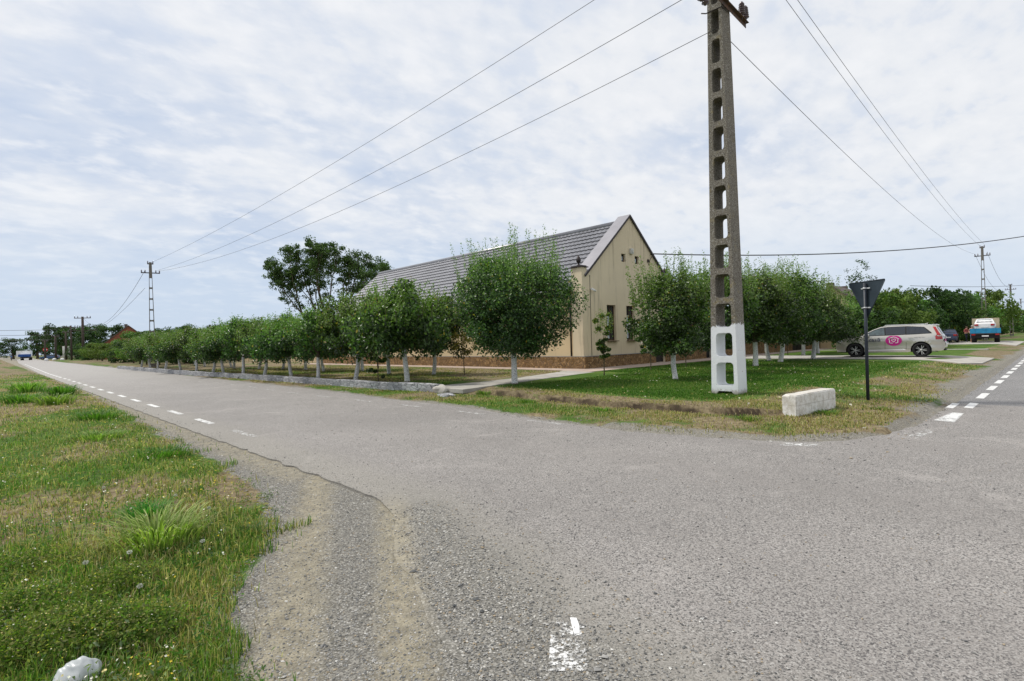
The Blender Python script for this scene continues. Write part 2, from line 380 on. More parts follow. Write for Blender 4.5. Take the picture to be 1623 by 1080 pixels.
def pole_mat():
    m, nt, b = base_mat('pole_concrete', 0.92, 0.15); P = pos(nt, True)
    s = N(nt, 'ShaderNodeSeparateXYZ'); L(nt, P, s.inputs[0])
    v = voro(nt, P, 70); n = NZ(nt, P, 3, 6, 0.7)
    con = MIX(nt, n, (0.115, 0.10, 0.08), (0.25, 0.225, 0.185))
    con = MIX(nt, MAPR(nt, NZ(nt, P, 42, 3, 0.75), 0.53, 0.62, 0, 0.85), con, (0.46, 0.45, 0.42))
    con = MIX(nt, MAPR(nt, NZ(nt, P, 27, 4, 0.75), 0.52, 0.62, 0, 0.8), con, (0.045, 0.038, 0.03))
    ny = NZ(nt, P, 5, 3)
    con = MIX(nt, MAPR(nt, ny, 0.58, 0.75, 0, 0.4), con, (0.30, 0.24, 0.09))
    wh = MIX(nt, MAPR(nt, NZ(nt, P, 18, 5, 0.75), 0.32, 0.37, 1, 0), (0.76, 0.78, 0.81), (0.34, 0.25, 0.20))
    wh = MIX(nt, MAPR(nt, NZ(nt, P, 2.5, 3), 0.35, 0.7, 0, 0.5), wh, (0.68, 0.69, 0.70))
    e1 = M(nt, 'ADD', s.outputs[2], M(nt, 'ADD', M(nt, 'MULTIPLY', NZ(nt, P, 11, 5, 0.8), 0.34), M(nt, 'MULTIPLY', s.outputs[1], 0.10)))
    f = MAPR(nt, e1, 1.89, 1.91, 1, 0)
    foot = MAPR(nt, M(nt, 'ADD', s.outputs[2], M(nt, 'MULTIPLY', NZ(nt, P, 12, 4, 0.7), -0.25)), -0.08, 0.06, 0.75, 0)
    wh = MIX(nt, foot, wh, (0.22, 0.18, 0.13))
    L(nt, MIX(nt, f, con, wh), b.inputs['Base Color'])
    hh = MIX(nt, f, NZ(nt, P, 75, 3, 0.7), M(nt, 'MULTIPLY', NZ(nt, P, 18, 4, 0.7), 0.8))
    bump(nt, b, hh, 0.8, 0.012)
    return m
MT['pole'] = pole_mat()
MT['pole_far'] = simple('old_concrete', (0.20, 0.185, 0.165), 0.9, 0.3, 6)
MT['wood'] = simple('weathered_wood', (0.085, 0.065, 0.055), 0.9, 0.4, 6)
MT['rust'] = simple('rusty_steel', (0.17, 0.09, 0.05), 0.7, 0.5, 9, metal=0.3, c2=(0.07, 0.06, 0.06))
MT['porcelain'] = simple('brown_glazed_porcelain', (0.10, 0.065, 0.075), 0.25, 0.3, 9, spec=0.7)
MT['wire'] = simple('wire', (0.07, 0.07, 0.075), 0.6, 0.2, 5, bmp=0)
def block_mat():
    m, nt, b = base_mat('whitewashed_concrete', 0.9, 0.15); P = pos(nt, True)
    br = N(nt, 'ShaderNodeTexBrick'); br.inputs['Scale'].default_value = 1.0; br.inputs['Brick Width'].default_value = 0.48
    br.inputs['Row Height'].default_value = 0.2; br.inputs['Mortar Size'].default_value = 0.006
    cx = N(nt, 'ShaderNodeCombineXYZ'); s = N(nt, 'ShaderNodeSeparateXYZ'); L(nt, P, s.inputs[0])
    L(nt, s.outputs[0], cx.inputs[0]); L(nt, s.outputs[2], cx.inputs[1]); L(nt, cx.outputs[0], br.inputs['Vector'])
    n = NZ(nt, P, 7, 6, 0.75)
    col = MIX(nt, MAPR(nt, n, 0.42, 0.62), (0.78, 0.765, 0.73), (0.56, 0.53, 0.47))
    col = MIX(nt, MAPR(nt, NZ(nt, P, 38, 4, 0.8), 0.60, 0.68, 0, 0.7), col, (0.22, 0.19, 0.15))
    col = MIX(nt, M(nt, 'MULTIPLY', br.outputs['Fac'], 0.45), col, (0.40, 0.37, 0.33))
    L(nt, col, b.inputs['Base Color'])
    bump(nt, b, M(nt, 'SUBTRACT', NZ(nt, P, 28, 5, 0.8), br.outputs['Fac']), 0.7, 0.012)
    return m
MT['block'] = block_mat()
MT['sign_back'] = simple('sign_back_metal', (0.032, 0.047, 0.062), 0.5, 0.25, 5, metal=0.0, bmp=0.03)
MT['sign_post'] = simple('dark_blue_steel', (0.028, 0.036, 0.05), 0.45, 0.3, 5, bmp=0.05)
MT['zinc'] = simple('zinc_clamp', (0.62, 0.64, 0.66), 0.4, 0.2, 20, metal=0.3)
MT['white'] = simple('white_paint', (0.80, 0.80, 0.80), 0.5, 0.1, 5, bmp=0.03)
MT['offwhite'] = simple('dirty_white', (0.62, 0.61, 0.57), 0.7, 0.3, 3)
MT['red'] = simple('red_paint', (0.50, 0.03, 0.03), 0.5, 0.2, 5)
def carpaint(name, c, metal=0.4, rough=0.28):
    m, nt, b = base_mat(name, rough, 0.5, metal); P = pos(nt, True)
    b.inputs['Base Color'].default_value = (*c, 1); b.inputs['Coat Weight'].default_value = 0.6; b.inputs['Coat Roughness'].default_value = 0.06
    return m
MT['champagne'] = carpaint('champagne_car_paint', (0.60, 0.57, 0.52), 0.55, 0.22)
MT['navy'] = carpaint('dark_blue_car_paint', (0.035, 0.05, 0.10)); MT['blue_car'] = carpaint('mid_blue_car_paint', (0.03, 0.08, 0.20))
MT['white_car'] = carpaint('white_car_paint', (0.75, 0.75, 0.76), 0.0)
MT['rubber'] = simple('rubber', (0.018, 0.018, 0.019), 0.8, 0.3, 9)
MT['black'] = simple('black_plastic', (0.015, 0.015, 0.016), 0.6, 0.3, 9)
MT['alloy'] = simple('alloy', (0.58, 0.58, 0.56), 0.35, 0.1, 9, metal=0.5, bmp=0)
MT['car_glass'] = simple('tinted_car_glass', (0.012, 0.018, 0.028), 0.05, 0.2, 3, spec=0.9, bmp=0)
MT['clear_glass'] = simple('front_car_glass', (0.075, 0.11, 0.12), 0.05, 0.4, 5, spec=0.9, bmp=0)
MT['tail'] = simple('red_tail_lamp', (0.45, 0.012, 0.012), 0.15, 0.4, 12, spec=0.8, bmp=0)
MT['lamp'] = simple('headlamp_glass', (0.45, 0.48, 0.52), 0.1, 0.4, 12, spec=0.8, bmp=0)
MT['magenta'] = simple('magenta_sticker', (0.52, 0.02, 0.24), 0.4, 0.1, 4, bmp=0)
MT['ink'] = simple('dark_ink', (0.03, 0.03, 0.07), 0.5, 0.1, 4, bmp=0); MT['ink2'] = simple('grey_ink', (0.22, 0.22, 0.24), 0.5, 0.1, 4, bmp=0)
MT['cyan'] = simple('bright_blue_paint', (0.03, 0.27, 0.50), 0.5, 0.25, 3); MT['cream'] = simple('cream_board', (0.50, 0.43, 0.30), 0.7, 0.25, 3)
MT['tarp'] = simple('blue_tarpaulin', (0.03, 0.10, 0.35), 0.6, 0.4, 2)
MT['skin'] = simple('skin', (0.50, 0.29, 0.21), 0.6, 0.1, 5); MT['denim'] = simple('denim', (0.13, 0.17, 0.27), 0.9, 0.3, 9)
MT['redshirt'] = simple('red_cloth', (0.33, 0.09, 0.09), 0.9, 0.3, 9); MT['dark_cloth'] = simple('dark_cloth', (0.03, 0.035, 0.06), 0.9, 0.3, 9)
MT['blue_cloth'] = simple('blue_cloth', (0.08, 0.20, 0.50), 0.9, 0.3, 9); MT['hair'] = simple('hair', (0.10, 0.07, 0.05), 0.8, 0.3, 9); MT['grey_hair'] = simple('grey_hair', (0.5, 0.48, 0.45), 0.8, 0.2, 9)
MT['brickred'] = simple('red_brick', (0.33, 0.13, 0.08), 0.9, 0.45, 4); MT['slate'] = simple('old_roof_tile', (0.155, 0.125, 0.115), 0.85, 0.4, 3)
MT['green_paint'] = simple('green_paint', (0.04, 0.15, 0.08), 0.6, 0.3, 3)
MT['plastic'] = simple('white_plastic', (0.50, 0.53, 0.54), 0.35, 0.2, 12, spec=0.5, bmp=0.25, bscale=18)
MT['fence'] = simple('beige_fence_board', (0.56, 0.45, 0.29), 0.85, 0.2, 2)

# ------------------------------------------------------------------ terrain
def ip(v, xs, ys): return np.interp(v, xs, ys)
def left_edge(y): return ip(y, [-60, 1.9, 3.6, 4.6, 5.2, 60, 150, 260, 420], [1.55, 1.6, 2.2, 2.75, 2.9, 2.9, 4.0, 6.5, 13])
def right_edge(y): return ip(y, [2.05, 2.9, 4.2, 5.3, 7.3, 9.9, 11.6, 14.2, 20, 39, 133, 260, 420], [9.9, 8.5, 8.1, 7.9, 7.95, 8.4, 8.5, 8.5, 8.85, 8.95, 9.9, 11.9, 18])
def grass_edge(y): return ip(y, [-5, 2.2, 2.8, 3.5, 4.0, 4.9, 5.7, 7.9, 11.7, 22.9, 50], [0.3, 0.75, 0.72, 0.78, 1.05, 1.68, 1.93, 2.17, 2.3, 2.7, 2.85])
def bank_x(y): return ip(y, [3.4, 3.9, 5, 6.5, 9, 12.5], [12.4, 11.0, 10.55, 10.35, 10.45, 10.9])
def wall_x(y): return ip(y, [13.5, 14.4, 17, 22, 29, 38, 67], [10.42, 10.35, 10.0, 9.8, 9.6, 9.15, 9.0])
def hgt(x, y):
    x = np.asarray(x, float); y = np.asarray(y, float)
    n = (fb(x, y, 1.7, 5)-0.5)
    left = -0.022 + 0.05*ss(grass_edge(y)-x, 0.0, 0.5) + 0.10*n*ss(grass_edge(y)-x, 0, 0.8)
    left = np.where(y < 5, np.maximum(left, -0.004-0.014*ss(y, 4.0, 5.0)), left)
    bx = bank_x(y) + 0.30*(vn(x*0, y, 0.7, 9)-0.5) + 0.015*(vn(x*0, y, 0.3, 10)-0.5)
    lawn = 0.03 + 0.130*ss(x-bx, -0.02, 0.04) - 0.045*np.exp(-((x-bx+0.09)/0.07)**2)*ss(y, 3.6, 4.2)
    lawn = np.where(y < 12.6, lawn, 0.03 + 0.12*ss(x-bank_x(y), -0.6, 0.9))
    ramp = ss(y, 2.1, 4.9)
    lawn = lawn*np.where(x > bank_x(y)-0.1, ramp, 1) + np.where(x > bank_x(y)-0.1, (1-ramp)*0.01, 0)
    orch = 0.03 + 0.14*ss(x-wall_x(y), 0.1, 0.2)
    k = ss(y, 12.9, 14.6)
    right = lawn*(1-k)+orch*k + 0.035*n*ss(y, 2.2, 3.0)
    re = np.where(y > 2.05, right_edge(y), 99)
    right = -0.02 + (right+0.02)*ss(x-re, 0.0, 0.35)
    inroad = (x > left_edge(y)+0.25) & ((x < re-0.15) | (y < 1.75))
    mid = (left_edge(y)+6)
    z = np.where(x < np.minimum(mid, 6), left, right)
    z = np.where(y < 1.85, np.where(x < left_edge(y)+0.25, left, -0.05), z)
    sh = (x > 16) & (y > 1.7)
    z = np.where(sh & (y < 3.0), 0.0 + (z)*ss(y, 1.8, 2.6), z)
    z = np.where(inroad, -0.05, z)
    z = np.where((y < -5.6), -0.03, z)
    return z
def axis(fine, lo, hi):
    a = [fine[0][0]]
    for s0, s1, st in fine:
        while a[-1] < s1-1e-6: a.append(min(a[-1]+st, s1))
    st = fine[-1][2]
    while a[-1] < hi: st *= 1.35; a.append(a[-1]+st)
    st = fine[0][2]; b = [a[0]]
    while b[-1] > lo: st *= 1.35; b.append(b[-1]-st)
    return np.array(b[1:][::-1]+a)
gx = axis([(-3, 0, 0.2), (0, 3.2, 0.07), (3.2, 7.6, 0.5), (7.6, 10.2, 0.12), (10.2, 11.3, 0.04), (11.3, 22, 0.25), (22, 60, 0.8)], -2500, 2500)
gy = axis([(-6, 1.4, 0.4), (1.4, 15, 0.09), (15, 30, 0.3), (30, 70, 0.8)], -2500, 2500)
GX, GY = np.meshgrid(gx, gy); H_ = hgt(GX, GY)
nx, ny = len(gx), len(gy)
idx = np.arange(nx*ny).reshape(ny, nx)
F = np.stack([idx[:-1, :-1], idx[:-1, 1:], idx[1:, 1:], idx[1:, :-1]], -1).reshape(-1, 4)
V = np.stack([GX, GY, H_], -1).reshape(-1, 3)
def zones(x, y):
    ge = grass_edge(y)
    lf = x < 5
    n = fb(x, y, 2.3, 20); n2 = fb(x, y, 0.8, 31)
    gl = np.where(lf, 0.50+(n-0.5)*1.7, 0)
    gl = np.where(lf & (y > 16), gl-0.10, gl); gl = np.where(lf & (y < 5), gl+0.15, gl)
    gravel = np.where(lf, ss(x-ge+(n2-0.5)*0.5, -0.15, 0.2), 0)
    dust = np.where(lf, gravel*np.where(y > 6.5, ss(x-left_edge(y), -0.75, -0.35), np.maximum(ss(x-ge, 0.25, 0.9)*(0.45+0.6*vn(x+0.12*y, y*0.15, 0.32, 4)), 0)), 0)
    rt = ~lf
    lush = ss(x-bank_x(y), 0.3, 1.6)*ss(y, 4.1, 6.0)*ss(16.0-y, 0, 0.8)
    lush = np.where(x > 16, ss(y, 3.6, 5.2)*ss(16.4-y, 0, 0.5), lush)
    lush = np.where(y > 14.8, 0.35+(n-0.5)*1.2, lush*0.95+0.08)
    strip = (x < np.where(y > 13, wall_x(y), bank_x(y))) & rt & (y < 70)
    lush = np.where(strip, 0.36+(n-0.5)*1.3, lush)
    lush = np.where(rt & (y < 4.6) & (y > 2), np.maximum(lush, 0.36+(n-0.5)*1.3), lush)
    lush = np.where((x > 70) | (y > 75), 0.45+(n-0.5)*1.0, lush)
    rgrav = ss(0.85-(x-right_edge(y))+(n2-0.5)*0.9, 0, 0.7)*(y < 6.0) + ss(0.35-(x-right_edge(y))+(n2-0.5)*0.4, 0, 0.3)*(y >= 6)
    rgrav = np.where((x > 10.5) & (y > 1.5), ss(3.1-y+(n2-0.5)*1.0-0.3*(x < 16), 0.0, 0.9), rgrav)
    rdust = rgrav*0.45
    bx = bank_x(y) + 0.22*(vn(x*0, y, 0.45, 9)-0.5) + 0.12*(vn(x*0, y, 0.13, 10)-0.5)
    soil = np.where((x-bx > -0.17) & (x-bx < 0.035) & (y > 3.6) & (y < 12.4), 1.0, 0.0)
    G = np.where(lf, gl, np.where(soil > 0, -0.6, lush)); GR = np.where(lf, gravel, np.clip(rgrav, 0, 1)*0.8); D = np.where(lf, dust, rdust)
    return np.clip(G, 0, 1), np.clip(GR, 0, 1), np.clip(D, 0, 1)
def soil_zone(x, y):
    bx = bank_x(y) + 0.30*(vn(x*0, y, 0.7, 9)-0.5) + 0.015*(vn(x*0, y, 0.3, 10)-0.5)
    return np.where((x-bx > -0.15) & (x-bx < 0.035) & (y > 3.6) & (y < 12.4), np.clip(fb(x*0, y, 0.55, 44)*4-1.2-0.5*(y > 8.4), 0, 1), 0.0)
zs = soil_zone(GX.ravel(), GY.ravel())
zg, zr, zd = zones(GX.ravel(), GY.ravel())
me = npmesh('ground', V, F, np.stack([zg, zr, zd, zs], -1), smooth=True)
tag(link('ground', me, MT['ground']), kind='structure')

def sheet(name, outline, z, m, skirt=0.05, holes=()):
    bm = bmesh.new(); allv = []
    for o in (outline,)+tuple(holes):
        vs = [bm.verts.new((p[0], p[1], z)) for p in o]; allv.append(vs)
        for a, b in zip(vs, vs[1:]+vs[:1]): bm.edges.new((a, b))
    bmesh.ops.triangle_fill(bm, use_beauty=True, use_dissolve=False, edges=bm.edges[:])
    for f in bm.faces:
        f.normal_update()
        if f.normal.z < 0: f.normal_flip()
    if skirt:
        for vs in allv[:1]:
            lo = [bm.verts.new((v.co.x, v.co.y, z-skirt)) for v in vs]
            for k in range(len(vs)):
                q = (k+1) % len(vs)
                bm.faces.new((vs[k], vs[q], lo[q], lo[k]))
    me = bpy.data.meshes.new(name); bm.to_mesh(me); bm.free()
    return link(name, me, m)
def jit(pts, st, amp, seed=0):
    o = []
    for (a, b) in zip(pts, pts[1:]):
        d = math.dist(a, b); n = max(1, int(d/st))
        for k in range(n):
            t = k/n; x = a[0]+(b[0]-a[0])*t; y = a[1]+(b[1]-a[1])*t
            nx_, ny_ = (b[1]-a[1])/d, -(b[0]-a[0])/d
            j = (mn.noise(Vector((x*3.1, y*3.1, seed)))+0.6*mn.noise(Vector((x*9, y*9, seed+3))))*amp
            o.append((x+nx_*j, y+ny_*j))
    return o
LE = [(1.55, -5.5), (1.55, 0), (1.6, 1.9), (1.8, 2.6), (2.2, 3.6), (2.75, 4.6), (2.9, 5.2), (2.9, 7), (2.86, 13), (2.9, 30)]
RE = [(9.0, 39), (8.85, 20), (8.5, 14.2), (8.5, 11.6), (8.4, 9.9), (7.95, 7.3), (7.9, 5.3), (8.1, 4.2), (8.5, 2.9), (9.05, 2.35), (9.9, 2.05), (11, 1.86), (12.2, 1.80), (15.0, 1.78)]
o_ = jit(LE, 0.12, 0.05) + [(2.9, 30), (2.9, 60), (4.0, 150), (6.5, 260), (13, 420), (18, 420), (11.9, 260), (9.9, 133)] + jit(RE, 0.12, 0.07, 5)
o_ += [(15.0, 1.78), (15.0, -5.5)]
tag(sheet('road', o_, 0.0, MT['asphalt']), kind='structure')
o2 = [(15.004, -5.5)] + [(15.004, 1.76)] + jit([(15.004, 1.76), (17, 1.78), (30, 1.85), (60, 2.1)], 0.4, 0.05, 2)[1:] + [(60, 2.1), (180, 3.2), (500, 8), (500, -1), (60, -5.4)]
tag(sheet('side_road', o2, -0.002, MT['asphalt_dark']), kind='structure')
# paint: one mesh per marking line
def marks(name, quads, m, z=0.004):
    Vv = []; Ff = []
    for q in quads:
        b = len(Vv); Vv += [(x, y, z) for x, y in q]; Ff.append((b, b+1, b+2, b+3))
    return tag(link(name, npmesh(name, Vv, Ff), m), kind='structure')
def bar(cx, cy, lx, ly, sk=0.0): return [(cx-lx/2-sk, cy-ly/2), (cx+lx/2-sk, cy-ly/2), (cx+lx/2+sk, cy+ly/2), (cx-lx/2+sk, cy+ly/2)]
lx_ = lambda y: 3.42+max(0, (y-60)/90*1.1)
marks('road_marking', [bar(3.42, 10.95+2.66*k, 0.13, 1.25) for k in range(3, 14)] + [bar(lx_(y), y, 0.14, 1.9) for y in np.arange(49, 130, 2.66)], MT['paint'])
marks('faded_road_marking', [[(1.91, 1.79), (2.04, 1.65), (2.40, 1.96), (2.27, 2.09)]] + [bar(3.42, 10.95, 0.13, 1.25)]+[bar(7.78+0.1*math.sin(k), 14.4-2.4*k, 0.10, 0.95) for k in range(-8, 4)] + [bar(8.35, 2.75, 0.25, 0.4, -0.1), [(9.8, 1.62), (10.7, 1.52), (10.8, 1.64), (9.9, 1.76)]], MT['paint_faint'])
marks('worn_road_marking', [bar(3.42, 13.61, 0.13, 1.25), bar(3.42, 16.27, 0.13, 1.25), [(11.9, 1.42), (13.25, 1.44), (13.30, 1.62), (12.0, 1.72)]], MT['paint_worn'])
marks('side_road_marking', [bar(14.7, 1.47, 1.02, 0.15, 0.04), bar(14.5, 1.75, 0.95, 0.13, 0.04), bar(12.85, 1.535, 0.8, 0.15, 0.02)]
      + [bar(16.95+2.33*k, 1.48+0.012*k+0.00045*k*k, 1.40, 0.15) for k in range(34)], MT['paint'], 0.005)
marks('paint_drip', [[(2.25, 1.905), (2.272, 1.888), (2.33, 1.935), (2.385, 2.005), (2.365, 2.035), (2.31, 1.98)][k:k+4] if False else q for q in ([(2.25, 1.905), (2.272, 1.888), (2.335, 1.94), (2.31, 1.975)], [(2.31, 1.975), (2.335, 1.94), (2.388, 2.005), (2.366, 2.033)])], MT['white'], 0.006)
# pavements and paths
def slab(name, outline, z, m, th=0.12): return tag(sheet(name, outline, z, m, th), kind='structure')
slab('pavement', jit([(18.9, 14.75), (30, 14.9), (45, 14.9), (62, 14.9)], 1.5, 0.03) + [(62, 14.9), (62, 16.55), (20.7, 16.55), (20.7, 47), (19.5, 47), (19.4, 17.0)], 0.185, MT['paver'])
slab('path', jit([(10.35, 12.95), (11.3, 13.15), (13.2, 13.55), (15.5, 13.95), (18.9, 14.45)], 0.3, 0.05) + [(18.9, 14.45), (19.3, 16.6)] + jit([(19.3, 16.6), (18.0, 15.95), (15.0, 15.15), (12.6, 14.9), (10.95, 14.95), (10.35, 14.5)], 0.3, 0.05, 4)[1:] + [(10.35, 14.5)], 0.178, MT['concrete'])
dw = slab('driveway', [(33.1, 14.9), (33.1, 6.2), (31.9, 4.6), (30.6, 3.4), (31.5, 2.75), (37.2, 2.75), (37.7, 4.6), (37.9, 5.4), (37.6, 14.9)], 0.181, MT['concrete'])
dw2 = slab('far_driveway', [(66, 16), (66, 4.6), (62, 3.2), (80, 3.4), (80, 4.6), (80, 16)], 0.181, MT['concrete'])
for d_ in (dw, dw2):
    for v in d_.data.vertices:
        v.co.z += 0.008-0.115*(1-max(0.0, min(1.0, (v.co.y-2.7)/1.9)))
slab('garden_path', [(49.5, 14.9), (49.5, 4.0), (50.5, 4.0), (50.5, 14.9)], 0.18, MT['concrete'])

# ------------------------------------------------------------------ buildings
def wallface(mb, P, outline, holes, depth, mi=0):
    """vertical wall sheet with real openings and reveals; P(a, z, d) -> xyz, d = distance behind the face"""
    bm = mb.bm; es = []
    rows = []
    for o in [outline]+holes:
        vs = [bm.verts.new(P(a, z, 0)) for a, z in o]; rows.append((vs, o))
        for a, b in zip(vs, vs[1:]+vs[:1]): es.append(bm.edges.new((a, b)))
    r = bmesh.ops.triangle_fill(bm, use_beauty=True, edges=es)
    for f in [g for g in r['geom'] if isinstance(g, bmesh.types.BMFace)]: f.material_index = mi
    for vs, o in rows[1:]:
        bk = [bm.verts.new(P(a, z, depth)) for a, z in o]
        for k in range(len(vs)):
            q = (k+1) % len(vs); f = bm.faces.new((vs[k], vs[q], bk[q], bk[k])); f.material_index = mi
def rect(a0, z0, a1, z1): return [(a0, z0), (a1, z0), (a1, z1), (a0, z1)]
def tile_roof(name, P, y0, y1, ln, m, parent, course=0.40, per=0.30, amp=0.042, step=0.055):
    """P(y, v, h) -> xyz, v = distance down the slope, h = height above the sheet"""
    nu = int((y1-y0)/per*5)+1; us = np.linspace(y0, y1, nu)
    ph = np.abs(np.sin(us/per*PI)); wv = amp*ph**0.8
    vs = []; hs = []
    nc = int(ln/course)+1
    for k in range(nc):
        a = k*course; b = min((k+1)*course, ln)
        if b-a < 0.02: break
        vs += [a, b]; hs += [0.0, step]
    VV = np.zeros((len(vs), nu, 3))
    for i, (v, h) in enumerate(zip(vs, hs)):
        for_y = P(us, v, h+wv); VV[i] = np.stack([np.broadcast_to(q, us.shape) for q in for_y], -1)
    id_ = np.arange(len(vs)*nu).reshape(len(vs), nu)
    F = np.stack([id_[:-1, :-1], id_[1:, :-1], id_[1:, 1:], id_[:-1, 1:]], -1).reshape(-1, 4)
    return link(name, npmesh(name, VV.reshape(-1, 3), F), m, parent)
HX, HY0, HY1, HXR, RX, RZ = 20.78, 16.5, 42.3, 28.95, 25.0, 7.95
SL = 0.868
house = tag(empty('farmhouse', (HX, HY0, 0)), 'long beige farmhouse with steep grey tiled roof, stone plinth and pointed street gable', 'house')
def hb(mb, name, m, par=None):
    o = mb.build(name, m, None); o.parent = par or house
    o.matrix_parent_inverse = Matrix.Translation(-Vector(house.location)); return o
def adopt(o, par):
    o.parent = par
    w_ = par.location if par.parent is None else par.parent.location
    o.matrix_parent_inverse = Matrix.Translation(-Vector(w_)) if par.parent is None else Matrix()
    return o
mb = MB()
wallface(mb, lambda a, z, d: (HX+0.12+d, a, z), [(HY0+0.5, 0.7), (HY1, 0.7), (HY1, 4.3), (HY0+0.5, 4.3)], [], 0.2)
mb.poly([(HX+0.12, HY1, 0.1), (HXR, HY1, 0.1), (HXR, HY1, 4.7), (RX, HY1, RZ-0.05), (HX+0.12, HY1, 4.25)])
mb.poly([(HXR, HY0+0.3, 0.1), (HXR, HY1, 0.1), (HXR, HY1, 4.4), (HXR, HY0+0.3, 4.4)])
adopt(mb.build('wall', MT['plaster']), house)
# street gable with its openings
mb = MB()
holes = [rect(22.76, 1.52, 23.54, 3.36), rect(24.51, 1.52, 25.27, 3.36), rect(24.18, 5.70, 24.56, 6.13), rect(25.45, 5.68, 25.85, 6.11), rect(27.22, 0.19, 28.32, 2.45)]
gz = lambda x: 8.24-SL*abs(x-RX)
wallface(mb, lambda a, z, d: (a, HY0+d, z), [(21.14, 0.15), (28.86, 0.15), (28.86, gz(28.86)), (RX, 8.24), (21.14, gz(21.14))], holes, 0.2)
mb.poly([(21.14, HY0+0.62, gz(21.14)-0.05), (RX, HY0+0.62, 8.19), (28.86, HY0+0.62, gz(28.86)-0.05), (28.86, HY0+0.62, 4), (21.14, HY0+0.62, 4)])
adopt(mb.build('gable', MT['plaster_gable']), house)
for x0, x1 in ((HX-0.04, 21.14), (28.86, 29.24)):
    mb = MB(); mb.box(((x0+x1)/2, HY0+0.30, 2.62), (x1-x0, 0.66, 5.06)); pl = adopt(mb.build('corner_pilaster', MT['plaster_gable']), house)
    mb = MB(); mb.box(((x0+x1)/2, HY0+0.30, 5.175), (x1-x0+0.14, 0.80, 0.05), bev=0.01); mb.box(((x0+x1)/2, HY0+0.30, 5.225), (x1-x0+0.02, 0.66, 0.05), bev=0.01)
    c = mb.build('cap', MT['dark_metal']); c.parent = pl; c.matrix_parent_inverse = Matrix()
    mb = MB(); mb.lathe([(0.10, 0), (0.11, 0.03), (0.05, 0.07), (0.045, 0.13), (0.11, 0.20), (0.125, 0.29), (0.09, 0.40), (0.04, 0.47), (0.005, 0.55)], 12, mat=Matrix.Translation(((x0+x1)/2, HY0+0.30, 5.25)))
    c = mb.build('urn_finial', MT['dark_metal']); c.parent = pl; c.matrix_parent_inverse = Matrix()
# plinth pieces butt round the door
mb = MB()
mb.box((HX-0.03, (HY0-0.10+HY1)/2+1.5, 0.46), (0.16, HY1-HY0+3.2, 0.60)); adopt(mb.build('plinth', MT['plinth']), house)
mb = MB(); mb.box(((HX+0.052+27.19)/2, HY0-0.05, 0.46), (27.19-HX-0.052, 0.10, 0.60)); mb.box((28.8, HY0-0.05, 0.46), (0.9, 0.10, 0.60)); adopt(mb.build('plinth', MT['plinth']), house)
mb = MB(); mb.box((HX+0.02, (HY0+HY1)/2, 0.775), (0.20, HY1-HY0+0.3, 0.03)); mb.box(((HX+27.19)/2+0.1, HY0-0.045, 0.775), (27.19-HX-0.2, 0.14, 0.03)); adopt(mb.build('ledge', MT['coping']), house)
# roof
for sgn in (-1, 1):
    def P(y, v, h, s=sgn):
        cs, sn = math.cos(math.atan(0.86)), math.sin(math.atan(0.86))
        return (RX+s*(v*cs+h*sn), y, RZ-v*sn+h*cs)
    r_ = tile_roof('roof', P, HY0+0.62, HY1+0.35, 6.05, MT['roof'], None); adopt(r_, house)
    # gutter under the eave
    mb = MB(); x = RX+sgn*4.62
    mb.tube([(x, HY0+0.7, 3.98), (x, HY1+0.3, 3.98)], 0.085, 8); g_ = adopt(mb.build('gutter', MT['dark_metal']), house)
    mb = MB(); cs, sn = math.cos(math.atan(SL)), math.sin(math.atan(SL))
    ln = 4.05/cs
    mb.box((RX+sgn*2.03, HY0+0.30, 8.30-SL*2.03), (ln, 0.78, 0.05), rot=Matrix.Rotation(sgn*math.atan(SL), 4, 'Y'))
    adopt(mb.build('verge_coping', MT['coping']), house)
    mb = MB(); mb.box((RX+sgn*2.03, HY0-0.082, 8.24-SL*2.03), (ln, 0.024, 0.10), rot=Matrix.Rotation(sgn*math.atan(SL), 4, 'Y')); adopt(mb.build('verge_trim', MT['dark_metal']), house)
mb = MB(); mb.tube([(RX, HY0+0.66, RZ+0.0), (RX, HY1+0.36, RZ+0.0)], 0.17, 10); adopt(mb.build('ridge_cap', MT['roof']), house)
mb = MB(); mb.box((20.62, (HY0+HY1)/2+0.4, 3.93), (0.5, HY1-HY0-0.4, 0.03)); adopt(mb.build('soffit', MT['frame']), house)
mb = MB(); mb.tube([(HX+0.02, HY0+0.80, 3.95), (HX+0.02, HY0+0.80, 0.8)], 0.045, 8); adopt(mb.build('downpipe', MT['dark_metal']), house)
